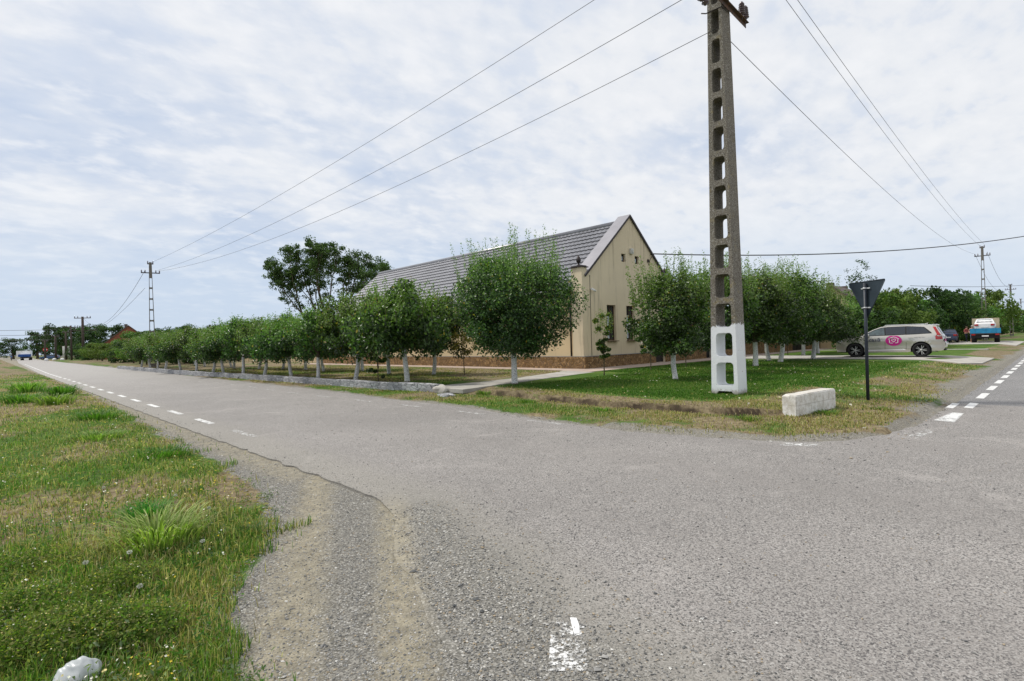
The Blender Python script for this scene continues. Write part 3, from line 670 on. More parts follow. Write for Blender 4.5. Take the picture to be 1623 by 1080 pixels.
def window(a0, z0, a1, z1, y, mull, curtain, par):
    mb = MB(); t = 0.055 if z1-z0 > 1 else 0.035
    mb.box(((a0+a1)/2, y, z0+t/2), (a1-a0, 0.06, t)); mb.box(((a0+a1)/2, y, z1-t/2), (a1-a0, 0.06, t))
    for x in [a0+t/2, a1-t/2]+([(a0+a1)/2] if mull else []): mb.box((x, y, (z0+z1)/2), (t, 0.058, z1-z0-2*t))
    if mull: mb.box(((a0+a1)/2, y, z0+(z1-z0)*0.70), (a1-a0-2*t, 0.05, 0.045))
    wn = adopt(mb.build('window', MT['frame']), par)
    mb = MB(); mb.box(((a0+a1)/2, y+0.01, (z0+z1)/2), (a1-a0-0.02, 0.012, z1-z0-0.02)); g = mb.build('pane', MT['glass'])
    g.parent = wn; g.matrix_parent_inverse = Matrix()
    if curtain:
        mb = MB(); n = 16; c0 = a0+0.06; cw = (a1-a0-0.12)*(0.55 if z1-z0 > 1 else 0.9)
        ps = [(c0+cw*k/n, y-0.010-0.008*math.sin(k*1.9)) for k in range(n+1)]
        for k in range(n): mb.poly([(ps[k][0], ps[k][1], z0+0.1), (ps[k+1][0], ps[k+1][1], z0+0.1), (ps[k+1][0], ps[k+1][1], z0+(z1-z0)*0.72), (ps[k][0], ps[k][1], z0+(z1-z0)*0.72)])
        q = mb.build('curtain', MT['curtain']); q.parent = wn; q.matrix_parent_inverse = Matrix()
    if z1-z0 > 1:
        mb = MB(); mb.box(((a0+a1)/2, y-0.20, z0-0.028), (a1-a0+0.10, 0.20, 0.035)); q = mb.build('sill', MT['frame']); q.parent = wn; q.matrix_parent_inverse = Matrix()
    return wn
window(22.76, 1.52, 23.54, 3.36, HY0+0.16, True, True, house); window(24.51, 1.52, 25.27, 3.36, HY0+0.16, True, True, house)
window(24.18, 5.70, 24.56, 6.13, HY0+0.14, False, True, house); window(25.45, 5.68, 25.85, 6.11, HY0+0.14, False, True, house)
mb = MB(); mb.box((27.77, HY0+0.14, 1.32), (1.10, 0.05, 2.26)); mb.box((27.77, HY0+0.105, 1.9), (0.7, 0.02, 0.7)); mb.box((27.77, HY0+0.105, 0.8), (0.7, 0.02, 0.8)); d_ = adopt(mb.build('door', MT['dark_metal']), house)
mb = MB(); mb.tube([(27.32, HY0+0.07, 1.2), (27.32, HY0+0.05, 1.3), (27.45, HY0+0.05, 1.3)], 0.015, 6); q = mb.build('handle', MT['zinc']); q.parent = d_; q.matrix_parent_inverse = Matrix()
mb = MB(); mb.box((25.05, HY0-0.07, 6.32), (0.26, 0.13, 0.30), bev=0.03); mb.box((25.05, HY0-0.15, 6.30), (0.12, 0.03, 0.12), bev=0.02); adopt(mb.build('alarm_box', MT['offwhite']), house)
mb = MB(); mb.tube([(21.42, HY0, 4.10), (21.46, HY0-0.14, 4.08)], 0.02, 6); mb.tube([(21.36, HY0-0.14, 4.10), (21.62, HY0-0.18, 4.00)], 0.055, 10); adopt(mb.build('security_camera', MT['white']), house)
mb = MB(); mb.tube([(21.40, HY0-0.012, 4.8), (21.40, HY0-0.012, 0.8)], 0.012, 5); adopt(mb.build('cable', MT['dark_metal']), house)
mb = MB(); mb.tube([(27.04, HY0-0.02, 6.36), (27.0, HY0-0.16, 6.25), (26.8, HY0-0.12, 6.0), (26.85, HY0, 5.7)], 0.018, 6); mb.box((26.75, HY0-0.03, 5.95), (0.12, 0.08, 0.16)); adopt(mb.build('cable_bracket', MT['dark_metal']), house)

# neighbouring single-storey wing along the side street, with window, gates and brick plinth
def street_house(name, x0, x1, label, openings, h=2.75, cat='house', wallm='plaster_white'):
    hs = tag(empty(name, (x0, HY0, 0)), label, cat)
    mb = MB(); hl = [rect(a, 1.10 if k == 'w' else 0.17, b, zt) for k, a, b, zt in openings]
    wallface(mb, lambda a, z, d: (a, HY0+0.04+d, z), [(x0, 0.16), (x1, 0.16), (x1, h), (x0, h)], hl, 0.22)
    mb.poly([(x0, HY0+5.5, 0), (x1, HY0+5.5, 0), (x1, HY0+5.5, h), (x0, HY0+5.5, h)])
    mb.poly([(x1, HY0+0.04, 0), (x1, HY0+5.5, 0), (x1, HY0+5.5, h), (x1, HY0+2.7, h+1.1), (x1, HY0+0.04, h)])
    adopt(mb.build('wall', MT[wallm]), hs)
    cur = x0+0.003
    for k, a, b, zt in sorted(openings, key=lambda q: q[1])+[('g', x1, x1, 0)]:
        if k == 'g':
            if a-cur > 0.1:
                mb = MB(); mb.box(((cur+a-0.003)/2, HY0-0.03, 0.63), (a-cur-0.003, 0.13, 0.94)); adopt(mb.build('plinth', MT['plinth']), hs)
                mb = MB(); mb.box(((cur+a)/2, HY0-0.045, 1.12), (a-cur, 0.18, 0.035)); adopt(mb.build('ledge', MT['offwhite']), hs)
            cur = b
    for k, a, b, zt in openings:
        if k == 'w':
            window(a, 1.14, b, zt, HY0+0.2, True, False, hs)
        else:
            mb = MB(); n = max(1, round((b-a)/1.5))
            for i in range(n):
                xa = a+(b-a)*i/n+0.03; xb = a+(b-a)*(i+1)/n-0.03
                mb.box(((xa+xb)/2, HY0+0.2, 1.05), (xb-xa, 0.04, 1.7)); mb.box(((xa+xb)/2, HY0+0.165, 1.05), (xb-xa-0.3, 0.02, 1.3))
            adopt(mb.build('gate', MT['black']), hs)
    def P(y, v, hh):
        cs, sn = math.cos(0.42), math.sin(0.42); return (y, HY0-0.25+2.95-(v*cs+hh*sn), h+1.22-v*sn+hh*cs)
    adopt(tile_roof('roof', P, x0+0.02, x1+0.1, 3.2, MT['slate'], None, per=0.3), hs)
    mb = MB(); mb.poly([(x0+0.02, HY0+2.7, h+1.22), (x1+0.1, HY0+2.7, h+1.22), (x1+0.1, HY0+5.8, h-0.1), (x0+0.02, HY0+5.8, h-0.1)]); adopt(mb.build('roof', MT['slate']), hs)
    return hs
street_house('annex', 29.3, 48.2, 'low wing with tall stone plinth and white ledge, right of the pointed gable', [('w', 30.6, 31.9, 2.2), ('g', 33.3, 34.3, 2.3), ('w', 37.0, 38.4, 2.2), ('w', 40.5, 41.8, 2.2), ('w', 44.6, 46.0, 2.2)])
street_house('cottage', 48.4, 61.0, 'low cottage with black double gates behind the silver car', [('g', 48.9, 52.4, 2.35), ('w', 53.2, 54.4, 2.2), ('g', 59.3, 60.4, 2.2)], 2.6, wallm='plaster')
mb = MB(); mb.box((60.2, HY0-0.5, 0.72), (1.0, 0.5, 1.05), bev=0.05); mb.box((60.2, HY0-0.5, 1.28), (1.06, 0.56, 0.07), bev=0.02)
tag(mb.build('rubbish_bin', MT['green_paint']), 'green lidded bin by the wall in front of the silver car bonnet', 'bin')

# beige fence beyond the farmhouse: plinth, boards, posts
fe = tag(empty('garden_fence', (20.7, 45.4, 0)), 'beige panel fence with posts behind the far orchard rows', 'fence')
y0 = 45.6
mb = MB()
for k in range(20):
    a = y0+k*1.85; mb.box((20.75, a+0.92, 0.72), (0.04, 1.68, 0.95))
adopt(mb.build('panel', MT['fence']), fe)
for k in range(21):
    mb = MB(); mb.box((20.73, y0+k*1.85, 0.7), (0.13, 0.15, 1.25)); adopt(mb.build('post', MT['plaster']), fe)
# low grey stone kerb wall between verge and orchard
ys = np.linspace(66, 14.4, 90)
kw = MB(); bm = kw.bm; prev = None
for y in ys:
    x = float(wall_x(y)); top = 0.285+0.012*math.sin(y*1.7)+0.006*math.sin(y*5.1); a = 0.012*math.sin(y*9)
    r_ = [bm.verts.new(q) for q in ((x+a, y, -0.03), (x+a+0.01, y, top-0.015), (x+a+0.03, y, top), (x+0.26, y, top), (x+0.28, y, -0.03))]
    if prev:
        for k in range(4): bm.faces.new((prev[k], prev[k+1], r_[k+1], r_[k]))
    else: bm.faces.new(r_)
    prev = r_
bm.faces.new(prev[::-1])
tag(kw.build('kerb_wall', MT['kerbstone']), 'long low grey stone kerb wall edging the orchard beside the road', 'wall')

def rock(name, loc, d, m, seed, label, cat):
    mb = MB(); bmesh.ops.create_icosphere(mb.bm, subdivisions=3, radius=0.5)
    for v in mb.bm.verts:
        n = mn.noise(v.co*1.9+Vector((seed, 0, 0))); v.co *= 1+0.5*n; v.co = Vector((v.co.x*d[0], v.co.y*d[1], v.co.z*d[2]))
    o = mb.build(name, m); o.location = loc; return tag(o, label, cat)
rock('boulder', (10.30, 13.95, 0.12), (0.42, 0.62, 0.36), MT['concrete'], 3, 'pale boulder at the near end of the grey kerb wall', 'rock')
rock('flat_stone', (9.75, 13.0, 0.05), (0.5, 0.7, 0.12), MT['kerbstone'], 5, 'flat grey stone in the verge below the pale boulder', 'rock')

# ------------------------------------------------------------------ utility poles and wires
def rrect(s0, z0, s1, z1, r, n=4):
    o = []
    for cx, cz, a0 in ((s1-r[0], z1-r[1], 0), (s0+r[0], z1-r[1], 90), (s0+r[0], z0+r[1], 180), (s1-r[0], z0+r[1], 270)):
        for k in range(n+1):
            a = R(a0+90*k/n); o.append((cx+r[0]*math.cos(a), cz+r[1]*math.sin(a)))
    return o
def lattice_pole(name, H, W0, W1, T0, T1, holes, arch, m, top_solid=None):
    W = lambda z: W0+(W1-W0)*z/H
    T = lambda z: T0+(T1-T0)*z/H
    zs = list(np.linspace(0, H, 24 if arch else 8))
    out_ = [(0.5, z) for z in zs]+[(-0.5, z) for z in zs[::-1]]
    if arch:
        out_ = [(0.5, -0.02)]+out_[1:-1]+[(-0.5, -0.02), (-0.34, -0.02), (-0.33, 0.05), (-0.26, 0.11), (0.22, 0.11), (0.30, 0.05), (0.31, -0.02)]
    mb = MB(); bm = mb.bm; sides = []
    for sg in (-1, 1):
        es = []; loops = []
        for o in [out_]+holes:
            vs = [bm.verts.new((sg*T(z)/2, s*W(z), z)) for s, z in o]; loops.append(vs)
            for a, b in zip(vs, vs[1:]+vs[:1]): es.append(bm.edges.new((a, b)))
        bmesh.ops.triangle_fill(bm, use_beauty=True, edges=es); sides.append(loops)
    for l0, l1 in zip(*sides):
        for k in range(len(l0)):
            q = (k+1) % len(l0); bm.faces.new((l0[k], l0[q], l1[q], l1[k]))
    if arch:   # chip and wear the outer corners a little
        bmesh.ops.recalc_face_normals(bm, faces=bm.faces)
    return mb
def insulator_mb(mb, p, ribs=4, r=0.07, h=0.26, mi=0):
    prof = [(r*0.35, 0)]
    for k in range(ribs):
        z = h*(0.12+0.8*k/ribs); prof += [(r*0.5, z), (r*(1-0.06*k), z+0.01), (r*(0.9-0.06*k), z+0.035), (r*0.45, z+0.045)]
    prof += [(r*0.5, h*0.93), (r*0.3, h), (0.004, h+0.005)]
    mb.lathe(prof, 12, mi, Matrix.Translation(p))
PX, PY, PR = 13.24, 5.95, R(2)
pole = tag(empty('utility_pole', (PX, PY, 0.13), PR), 'tall concrete utility pole with a ladder of openings and whitewashed foot, nearest the camera', 'utility pole')
holes = []
for k in range(14):
    z0 = 0.24+0.725*k; f_ = k/13
    s = 0.33*(1-f_)+0.26*f_; off = -0.03
    holes.append(rrect(-s+off, z0, s+off, z0+0.575, (0.13, 0.09)))
o = lattice_pole('shaft', 11.2, 0.665, 0.30, 0.56, 0.50, holes, True, MT['pole']).build('shaft', MT['pole'], pole)
def pole_arm(z, x0, x1, ins):
    mb = MB(); mb.box(((x0+x1)/2, -0.215, z), (x1-x0, 0.012, 0.12)); mb.box(((x0+x1)/2, -0.26, z+0.055), (x1-x0, 0.08, 0.012))
    a = mb.build('crossarm', MT['rust'], pole)
    for x in ins:
        mb = MB(); mb.tube([(x, -0.26, z-0.02), (x, -0.26, z+0.12)], 0.013, 6); insulator_mb(mb, (x, -0.26, z+0.09), 5, 0.095, 0.36)
        mb.build('insulator', MT['porcelain'], a)
pole_arm(9.62, -1.62, 1.22, (0.84, 1.08))
for x in (-1.58, -1.36):
    mb = MB(); mb.tube([(x, -0.26, 9.62), (x, -0.26, 9.34)], 0.013, 6); insulator_mb(mb, (x, -0.26, 9.04), 4, 0.085, 0.3); mb.build('insulator', MT['porcelain'], pole)
pole_arm(10.95, -0.75, 0.75, (-0.66, 0.66))
mb = MB()
for z in (9.50,): mb.tube([(-0.33, 0.30, z+0.03), (-0.285, 0.20, z), (-0.285, -0.2, z), (0.3, -0.2, z)], 0.016, 6)
mb.build('clamp', MT['dark_metal'], pole)
# far lattice poles
def far_pole(x, y, zt, rz, label, grp, proto=[None]):
    if proto[0] is None:
        t = empty('lattice_pole', (x, y, 0), rz)
        hl = [rrect(-0.34, 0.5+1.02*k, 0.34, 1.38+1.02*k, (0.08, 0.06), 1) for k in range(8)]
        lattice_pole('shaft', 10.0, 0.55, 0.22, 0.30, 0.18, hl, False, None).build('shaft', MT['pole_far'], t)
        for z, hw, ins in ((9.85, 0.24, (-0.2, 0.2)), (9.0, 0.75, (-0.7, -0.42, 0.42, 0.7))):
            mb = MB(); mb.box((0.0, 0, z), (0.12, hw*2, 0.08)); a = mb.build('crossarm', MT['dark_metal'], t)
            for q in ins:
                mb = MB(); insulator_mb(mb, (0, q, z+0.03), 2, 0.07, 0.24); mb.build('insulator', MT['porcelain'], a)
        proto[0] = t
    else:
        t = copy_tree(proto[0]); t.location = (x, y, 0); t.rotation_euler = (0, 0, rz)
    t.scale = (1, 1, zt/10.0); tag(t, label, 'utility pole', grp)
    return t
far_pole(10.9, 59.9, 10.0, R(80), 'lattice pole rising behind the orchard, the tall one left of the beige fence', 'lattice utility poles')
far_pole(88, 7.35, 11.75, R(0), 'lattice pole above the hedge behind the parked lorry, nearest on the right street', 'lattice utility poles')
far_pole(133, 7.4, 9.5, R(0), 'second lattice pole along the right street, beyond the lorry', 'lattice utility poles')
far_pole(203, 9.3, 9.5, R(0), 'farthest small lattice pole at the right edge of the photo', 'lattice utility poles')
def wood_pole(x, y, h, label, arms, r=0.16, white=False):
    t = tag(empty('wooden_pole', (x, y, 0)), label, 'utility pole', 'distant poles along the left road')
    MB().tube([(0, 0, 0), (0, 0, h)], [r*1.3, r], 8).build('post', MT['wood'], t)
    for z, hw in arms:
        mb = MB(); mb.box((0, 0, z), (2*hw, 0.14, 0.14), rz=R(-35)); a = mb.build('crossarm', MT['wood'], t)
        for s in (-1, -0.6, 0.6, 1):
            mb = MB(); insulator_mb(mb, (s*hw*math.cos(R(-35))*0.95, s*hw*math.sin(R(-35))*0.95, z+0.05), 2, 0.12, 0.38); mb.build('insulator', MT['porcelain'], a)
    if white:
        for dx in (-0.5, 0.6):
            MB().tube([(dx, dx*0.8, 0), (dx, dx*0.8, 3.6)], 0.22, 8).build('white_foot', MT['offwhite'], t)
wood_pole(14.34, 148.4, 9.6, 'thick dark pole with two crossarms above the far left trees', ((9.3, 1.6), (6.6, 2.6)), 0.22)
wood_pole(13.19, 158.6, 8.1, 'thin pole with one wide crossarm, left of the thick double-armed pole', ((7.7, 1.5),), 0.16)
wood_pole(13.6, 176, 7.3, 'dark pole with white foot posts at the left end of the roadside shrubs', ((7.0, 0.7),), 0.18, True)
wood_pole(12.5, 190, 6.6, 'slender grey pole, second from the left in the distant row', ((6.3, 0.9),), 0.22)
wood_pole(10.9, 200, 5.6, 'leftmost short pole in the distant row by the stop sign', ((5.3, 0.7),), 0.2)
def wire(name, a, b, sag, r, label, grp=None, n=28):
    a = Vector(a); b = Vector(b)
    pts = [a.lerp(b, k/n)-Vector((0, 0, 4*sag*(k/n)*(1-k/n))) for k in range(n+1)]
    o = MB().tube(pts, r, 5).build(name, MT['wire']); return tag(o, label, 'cable', grp)
def PL(lx, ly, z):
    c_, s_ = math.cos(PR), math.sin(PR); return (PX+lx*c_-ly*s_, PY+lx*s_+ly*c_, z)
WG = 'overhead wires of the left road'
wire('overhead_wire', PL(-0.66, -0.12, 11.45), (11.1, 59.8, 10.05), 0.55, 0.008, 'topmost of the three long wires running down to the left lattice pole', WG)
wire('overhead_wire', PL(-1.5, -0.26, 9.50), (11.3, 59.5, 9.2), 0.75, 0.008, 'middle of the three long wires running down to the left lattice pole', WG)
wire('overhead_wire', PL(-0.28, 0.0, 9.15), (11.5, 59.3, 9.15), 1.0, 0.008, 'lowest of the three long wires, from the big pole shaft to the left lattice pole', WG)
wire('overhead_wire', (10.5, 60.3, 9.2), (14.4, 148, 9.4), 3.2, 0.016, 'sagging upper wire beyond the left lattice pole', WG)
wire('overhead_wire', (10.5, 60.3, 7.6), (14.2, 148, 6.0), 1.2, 0.014, 'sagging lower wire beyond the left lattice pole', WG)
WG = 'overhead wires of the right street'
wire('overhead_wire', PL(0.76, -0.12, 12.2), (88, 7.6, 11.9), 0.75, 0.008, 'left of the twin wires running down to the right lattice pole', WG)
wire('overhead_wire', PL(0.95, -0.35, 12.2), (88, 7.1, 11.9), 0.65, 0.008, 'right of the twin wires running down to the right lattice pole', WG)
wire('overhead_wire', PL(0.28, 0.0, 9.25), (88, 8.1, 10.9), 1.0, 0.008, 'single wire from the big pole shaft down to the right lattice pole', WG)
wire('overhead_wire', (88, 6.9, 11.0), (133, 7.1, 9.2), 1.7, 0.016, 'sagging wire between the two right lattice poles', WG)
wire('overhead_wire', (88, 8.0, 10.8), (133, 7.7, 8.8), 2.2, 0.014, 'lower sagging wire between the two right lattice poles', WG)
wire('service_cable', (27.04, 16.38, 6.36), (64, 0.4, 9.6), 0.75, 0.035, 'thick black cable from the farmhouse gable across the right sky')
wire('service_cable', (84, 14, 7.3), (150, 2.0, 10.2), 0.4, 0.03, 'thin cable low over the hedge at the right edge')
for k, z in enumerate((9.0, 7.6, 6.2)):
    wire('distant_wire', (-60, 235, z+1.0), (14, 200, z-0.4), 0.4, 0.05, ('topmost', 'middle', 'lowest')[k]+' of three wires crossing low over the far left trees', 'wires over the far left trees')

# ------------------------------------------------------------------ trees
def leaf_arrays(rs, C, size, col, up=0.5, outv=None, ws=0.62):
    """one bent leaf (two triangles sharing the midrib) per centre"""
    n = len(C)
    nr = rs.normal(size=(n, 3)); nr /= np.linalg.norm(nr, axis=1)[:, None]
    nr[:, 2] += up
    if outv is not None: nr += outv*0.6
    nr /= np.linalg.norm(nr, axis=1)[:, None]
    t = rs.normal(size=(n, 3)); t -= nr*(t*nr).sum(1)[:, None]; t /= np.linalg.norm(t, axis=1)[:, None]
    b = np.cross(nr, t); s = (size*(0.7+0.6*rs.rand(n)))[:, None] if np.isscalar(size) else size[:, None]
    v0 = C-t*s*0.5; v2 = C+t*s*0.5-nr*s*0.08
    v1 = C+b*s*ws*0.5+nr*s*0.10-t*s*0.05; v3 = C-b*s*ws*0.5+nr*s*0.10-t*s*0.05
    V = np.stack([v0, v1, v2, v3], 1).reshape(-1, 3)
    i = np.arange(n)*4
    F = np.concatenate([np.stack([i, i+1, i+2], 1), np.stack([i, i+2, i+3], 1)])
    return V, F, np.repeat(col, 4, 0)
def greens(rs, n, dark, light, k=1.0, yellow=0.02):
    f = rs.rand(n)[:, None]**k; c = np.array(dark)*(1-f)+np.array(light)*f
    y = rs.rand(n) < yellow; c[y] = np.array((0.30, 0.24, 0.03))*(0.6+0.5*rs.rand(y.sum())[:, None])
    return c
def merge(parts):
    Vs, Fs, Cs = [], [], []; o = 0
    for V, F, C in parts: Vs.append(V); Fs.append(F+o); Cs.append(C); o += len(V)
    return np.concatenate(Vs), np.concatenate(Fs), np.concatenate(Cs)
def twig_arrays(segs, r, col):
    V = []; F = []
    for a, b in segs:
        d = (b-a); d = d/(np.linalg.norm(d)+1e-9); u = np.cross(d, (0.3, 0.8, 0.1)); u /= np.linalg.norm(u); w_ = np.cross(d, u)
        o = len(V)
        for k in range(3):
            an = 2*PI*k/3; V.append(a+(u*math.cos(an)+w_*math.sin(an))*r)
        V.append(b)
        F += [(o, o+1, o+3), (o+1, o+2, o+3), (o+2, o, o+3)]
    V = np.array(V); return V, np.array(F), np.tile(np.array(col), (len(V), 1))
def pear(name, seed, Rr, zb, zt, nl, ls, shoots, sh, bend=0.1, tr=0.11, ztr=1.3, dark=(0.010, 0.030, 0.007), light=(0.085, 0.165, 0.032), top=(0.19, 0.29, 0.065), tm='trunk', yellow=0.015, fill=0.55, prof=None):
    rs = np.random.RandomState(seed); rr = random.Random(seed)
    t = empty(name, (0, 0, 0))
    b1 = (rr.uniform(-1, 1)*bend, rr.uniform(-1, 1)*bend)
    tp = [(b1[0]*0.0, b1[1]*0.0, -0.05), (b1[0]*0.1, b1[1]*0.1, 0.08), (b1[0]*0.9, b1[1]*0.9, 0.45*ztr), (b1[0]*1.2, b1[1]*0.7, 0.8*ztr), (b1[0]*1.0, b1[1]*0.8, ztr), (b1[0], b1[1], ztr+0.5*(zt-ztr))]
    mb = MB(); mb.tube(tp, [tr*1.35, tr*1.1, tr, tr*0.95, tr*0.85, tr*0.3], 9)
    H = zt-zb; pf = prof or (lambda q: 0.42+0.58*math.sin(PI*min(1, q*0.80+0.17)))
    ncl = max(18, int(nl/170)); cl = []
    for k in range(ncl):
        q = rs.rand(); a = rs.rand()*2*PI; rad = Rr*pf(q)*(rs.rand()**fill)*(0.85+0.3*rs.rand())
        wob = 1+0.17*math.sin(a*3+seed)+0.13*math.sin(a*5+seed*2+q*4)
        cl.append((rad*wob*math.cos(a)+b1[0], rad*wob*math.sin(a)+b1[1], zb+0.12+q*H+0.20*math.sin(a*2+seed)+0.12*math.sin(a*5+seed)))
    cl = np.array(cl)
    base = Vector(tp[4])
    for k in range(7):
        e_ = Vector(cl[rs.randint(ncl)]); mid = base.lerp(e_, 0.5)+Vector((0, 0, 0.12))
        if e_.z > ztr: mb.tube([base-Vector((0, 0, 0.1)), mid, e_], [tr*0.5, tr*0.32, tr*0.1], 5)
    mb.build('trunk', MT[tm], t)
    w_ = rs.rand(ncl)*0.7+0.5; w_ /= w_.sum(); which = rs.choice(ncl, nl, p=w_)
    rc = (0.17+0.13*rs.rand(ncl))*Rr/1.7
    off = rs.normal(size=(nl, 3)); off /= np.linalg.norm(off, axis=1)[:, None]; off *= (rs.rand(nl)**0.45)[:, None]
    C = cl[which]+off*rc[which][:, None]*np.array([1.25, 1.25, 0.95])*1.5
    keep = C[:, 2] > zb-0.35; C = C[keep]; n = len(C)
    ctr = np.array([b1[0], b1[1], zb+H*0.45]); ov = C-ctr; ov /= np.linalg.norm(ov, axis=1)[:, None]
    tone = (0.55+0.75*rs.rand(ncl))[which][keep][:, None]
    hf = np.clip((C[:, 2]-zb)/H, 0, 1.2)[:, None]
    col = greens(rs, n, dark, light, 1.2, yellow)*tone
    yn = rs.rand(n)[:, None] < hf*0.5-0.08       # paler leaf colours are commoner high in the crown
    col = np.where(yn, greens(rs, n, light, top, 1.0, yellow), col)
    parts = [leaf_arrays(rs, C, ls, col, 0.45, ov)]
    segs = []
    SC, SZ = [], []
    for k in range(shoots):
        a = rs.rand()*2*PI; rad = Rr*0.88*rs.rand()**0.6
        p0 = np.array([rad*math.cos(a)+b1[0], rad*math.sin(a)+b1[1], zt-0.28*H*(rad/Rr)**2-0.35])
        ln = sh*(0.35+0.85*rs.rand()**1.3); d = np.array([math.cos(a)*0.22*rad/Rr+rs.normal()*0.06, math.sin(a)*0.22*rad/Rr+rs.normal()*0.06, 1.0]); d /= np.linalg.norm(d)
        p1 = p0+d*(ln+0.3); segs.append((p0, p1)); m = int((ln+0.3)/(ls*0.22))
        for j in range(m):
            q = j/m; jit_ = rs.normal(size=3)*ls*(0.80-0.45*q); SC.append(p0+(p1-p0)*q+jit_); SZ.append(ls*(0.95-0.35*q))
    if SC:
        SC = np.array(SC); parts.append(leaf_arrays(rs, SC, np.array(SZ), greens(rs, len(SC), light, top, 0.8, yellow), 0.2))
        parts.append(twig_arrays(segs, ls*0.10, (0.10, 0.09, 0.05)))
    V, F, Cc = merge(parts)
    link('crown', npmesh('crown', V, F, Cc), MT['leaf'], t)
    return t
def put(proto, x, y, rz, sc, label, cat, grp, szz=None, used=set(), name=None):
    t = proto if proto.name not in used else copy_tree(proto)
    used.add(t.name); used.add(proto.name)
    t.location = (x, y, float(hgt(x, y))-0.01); t.rotation_euler = (0, 0, rz); t.scale = (sc, sc, szz or sc)
    return tag(t, label, cat, grp)
GL = 'whitewashed pear trees on the lawn'
t = pear('pear_tree', 11, 2.12, 1.20, 3.95, 44000, 0.092, 120, 1.5, 0.05, 0.105, 1.45, yellow=0.012, fill=0.45, light=(0.066, 0.135, 0.028), prof=lambda q: 0.24+0.80*math.sin(PI*min(1, q*0.76+0.11)))
put(t, 12.86, 13.24, 0.3, 0.93, 'largest round pear tree with whitewashed trunk, in front of the farmhouse corner', 'pear tree', GL, 0.98)
A_ = [pear('pear_tree', 21+k, 1.72+0.12*(k % 2), 1.15, 3.55+0.15*k, 17500, 0.108, 75+8*k, 1.3, 0.10, 0.10, 1.35) for k in range(3)]
A_ += [pear('pear_tree', 31+k, 1.72, 1.0, 2.60+0.12*k, 12500, 0.118, 70, 0.75, 0.12, 0.088, 1.2, light=(0.085, 0.165, 0.03), top=(0.19, 0.29, 0.06)) for k in range(3)]
lawn = [(16.82, 9.42, 0.84, 0.86, 2, 'leaning pear tree with crooked white trunk, just left of the big utility pole'),
        (20.6, 9.6, 0.92, 0.96, 1, 'pear tree whose trunk is seen through the lowest opening of the big utility pole'),
        (25.41, 10.15, 1.1, 1.06, 0, 'first pear tree right of the big utility pole'),
        (29.11, 10.38, 1.12, 1.07, 1, 'second pear tree right of the big utility pole'),
        (30.9, 11.6, 1.05, 1.0, 2, 'third pear tree right of the big utility pole, set a little back'),
        (33.0, 10.02, 1.1, 1.0, 0, 'fourth pear tree right of the big utility pole, standing at the driveway edge'),
        (38.9, 12.4, 1.1, 0.98, 1, 'pear tree beyond the driveway, in front of the silver car bonnet'),
        (42.6, 12.6, 1.1, 0.92, 2, 'pear tree behind the silver car cabin'),
        (46.4, 11.9, 1.15, 0.90, 0, 'pear tree beyond the silver car, left of the birch')]
for i, (x, y, s, sz, k, lb) in enumerate(lawn): put(A_[k], x, y, i*1.7+0.4, s, lb, 'pear tree', GL, sz)
GO = 'whitewashed pear trees in the orchard rows'
ordn = ['first', 'second', 'third', 'fourth', 'fifth', 'sixth', 'seventh', 'eighth', 'ninth', 'tenth', 'eleventh', 'twelfth', 'thirteenth', 'fourteenth', 'fifteenth', 'sixteenth', 'seventeenth', 'eighteenth']
front = [(11.34, 17.52, 1.06), (10.95, 20.83, 0.98), (10.4, 23.2, 0.9), (10.65, 26.8, 0.93), (10.35, 29.6, 0.9), (10.2, 32.45, 0.93), (10.0, 35.3, 0.88), (10.15, 38.0, 0.9), (10.13, 41.79, 0.95), (9.9, 45.0, 0.9), (9.9, 49.9, 0.95), (10.1, 53.6, 0.9), (10.2, 57.2, 0.92), (10.2, 61.2, 0.9)]
for i, (x, y, s) in enumerate(front):
    put(A_[3+i % 3], x, y, i*2.1, s, ordn[i]+' tree from the near end of the front orchard row, beside the grey kerb wall', 'pear tree', GO, s*(1.12 if i < 2 else 0.96 if i > 5 else 1.03))
back = [(14.61, 20.36, 0.98), (14.1, 23.4, 1.02), (15.1, 27.9, 1.0), (13.98, 30.4, 0.95), (14.3, 33.67, 1.0), (14.1, 36.84, 0.95), (13.5, 39.6, 1.0), (12.9, 43.0, 0.95), (13.9, 47.0, 0.95), (13.41, 52.62, 0.95), (14.06, 58.5, 0.95)]
for i, (x, y, s) in enumerate(back):
    put(A_[3+(i+1) % 3], x, y, i*1.3+1, s, ordn[i]+' tree from the near end of the back orchard row, before the farmhouse wall', 'pear tree', GO, s*(1.12 if i < 3 else 1.0))
GS = 'young saplings by the pavement'
sp1 = pear('sapling', 41, 0.50, 0.70, 2.35, 2300, 0.085, 12, 0.45, 0.02, 0.022, 1.2, tm='bark', light=(0.10, 0.18, 0.03), top=(0.19, 0.28, 0.05), yellow=0.08, fill=0.7, prof=lambda q: 0.25+0.9*q if q < 0.6 else 0.8-0.8*(q-0.6))
put(sp1, 17.74, 13.08, 0.5, 1.0, 'slim light green sapling in front of the left gable window', 'sapling', GS)
sp2 = pear('sapling', 42, 0.62, 0.9, 2.2, 2600, 0.085, 12, 0.4, 0.02, 0.022, 1.2, tm='bark', light=(0.08, 0.16, 0.03), yellow=0.04)
put(sp2, 20.91, 12.89, 1.5, 1.0, 'sapling before the right gable window beside the dark door', 'sapling', GS)
put(sp2, 24.09, 12.91, 3.5, 0.95, 'dark-stemmed sapling before the annex plinth, right of the dark door', 'sapling', GS)
put(sp2, 39.6, 13.6, 2.5, 1.0, 'thin sapling beside the green bin', 'sapling', GS)
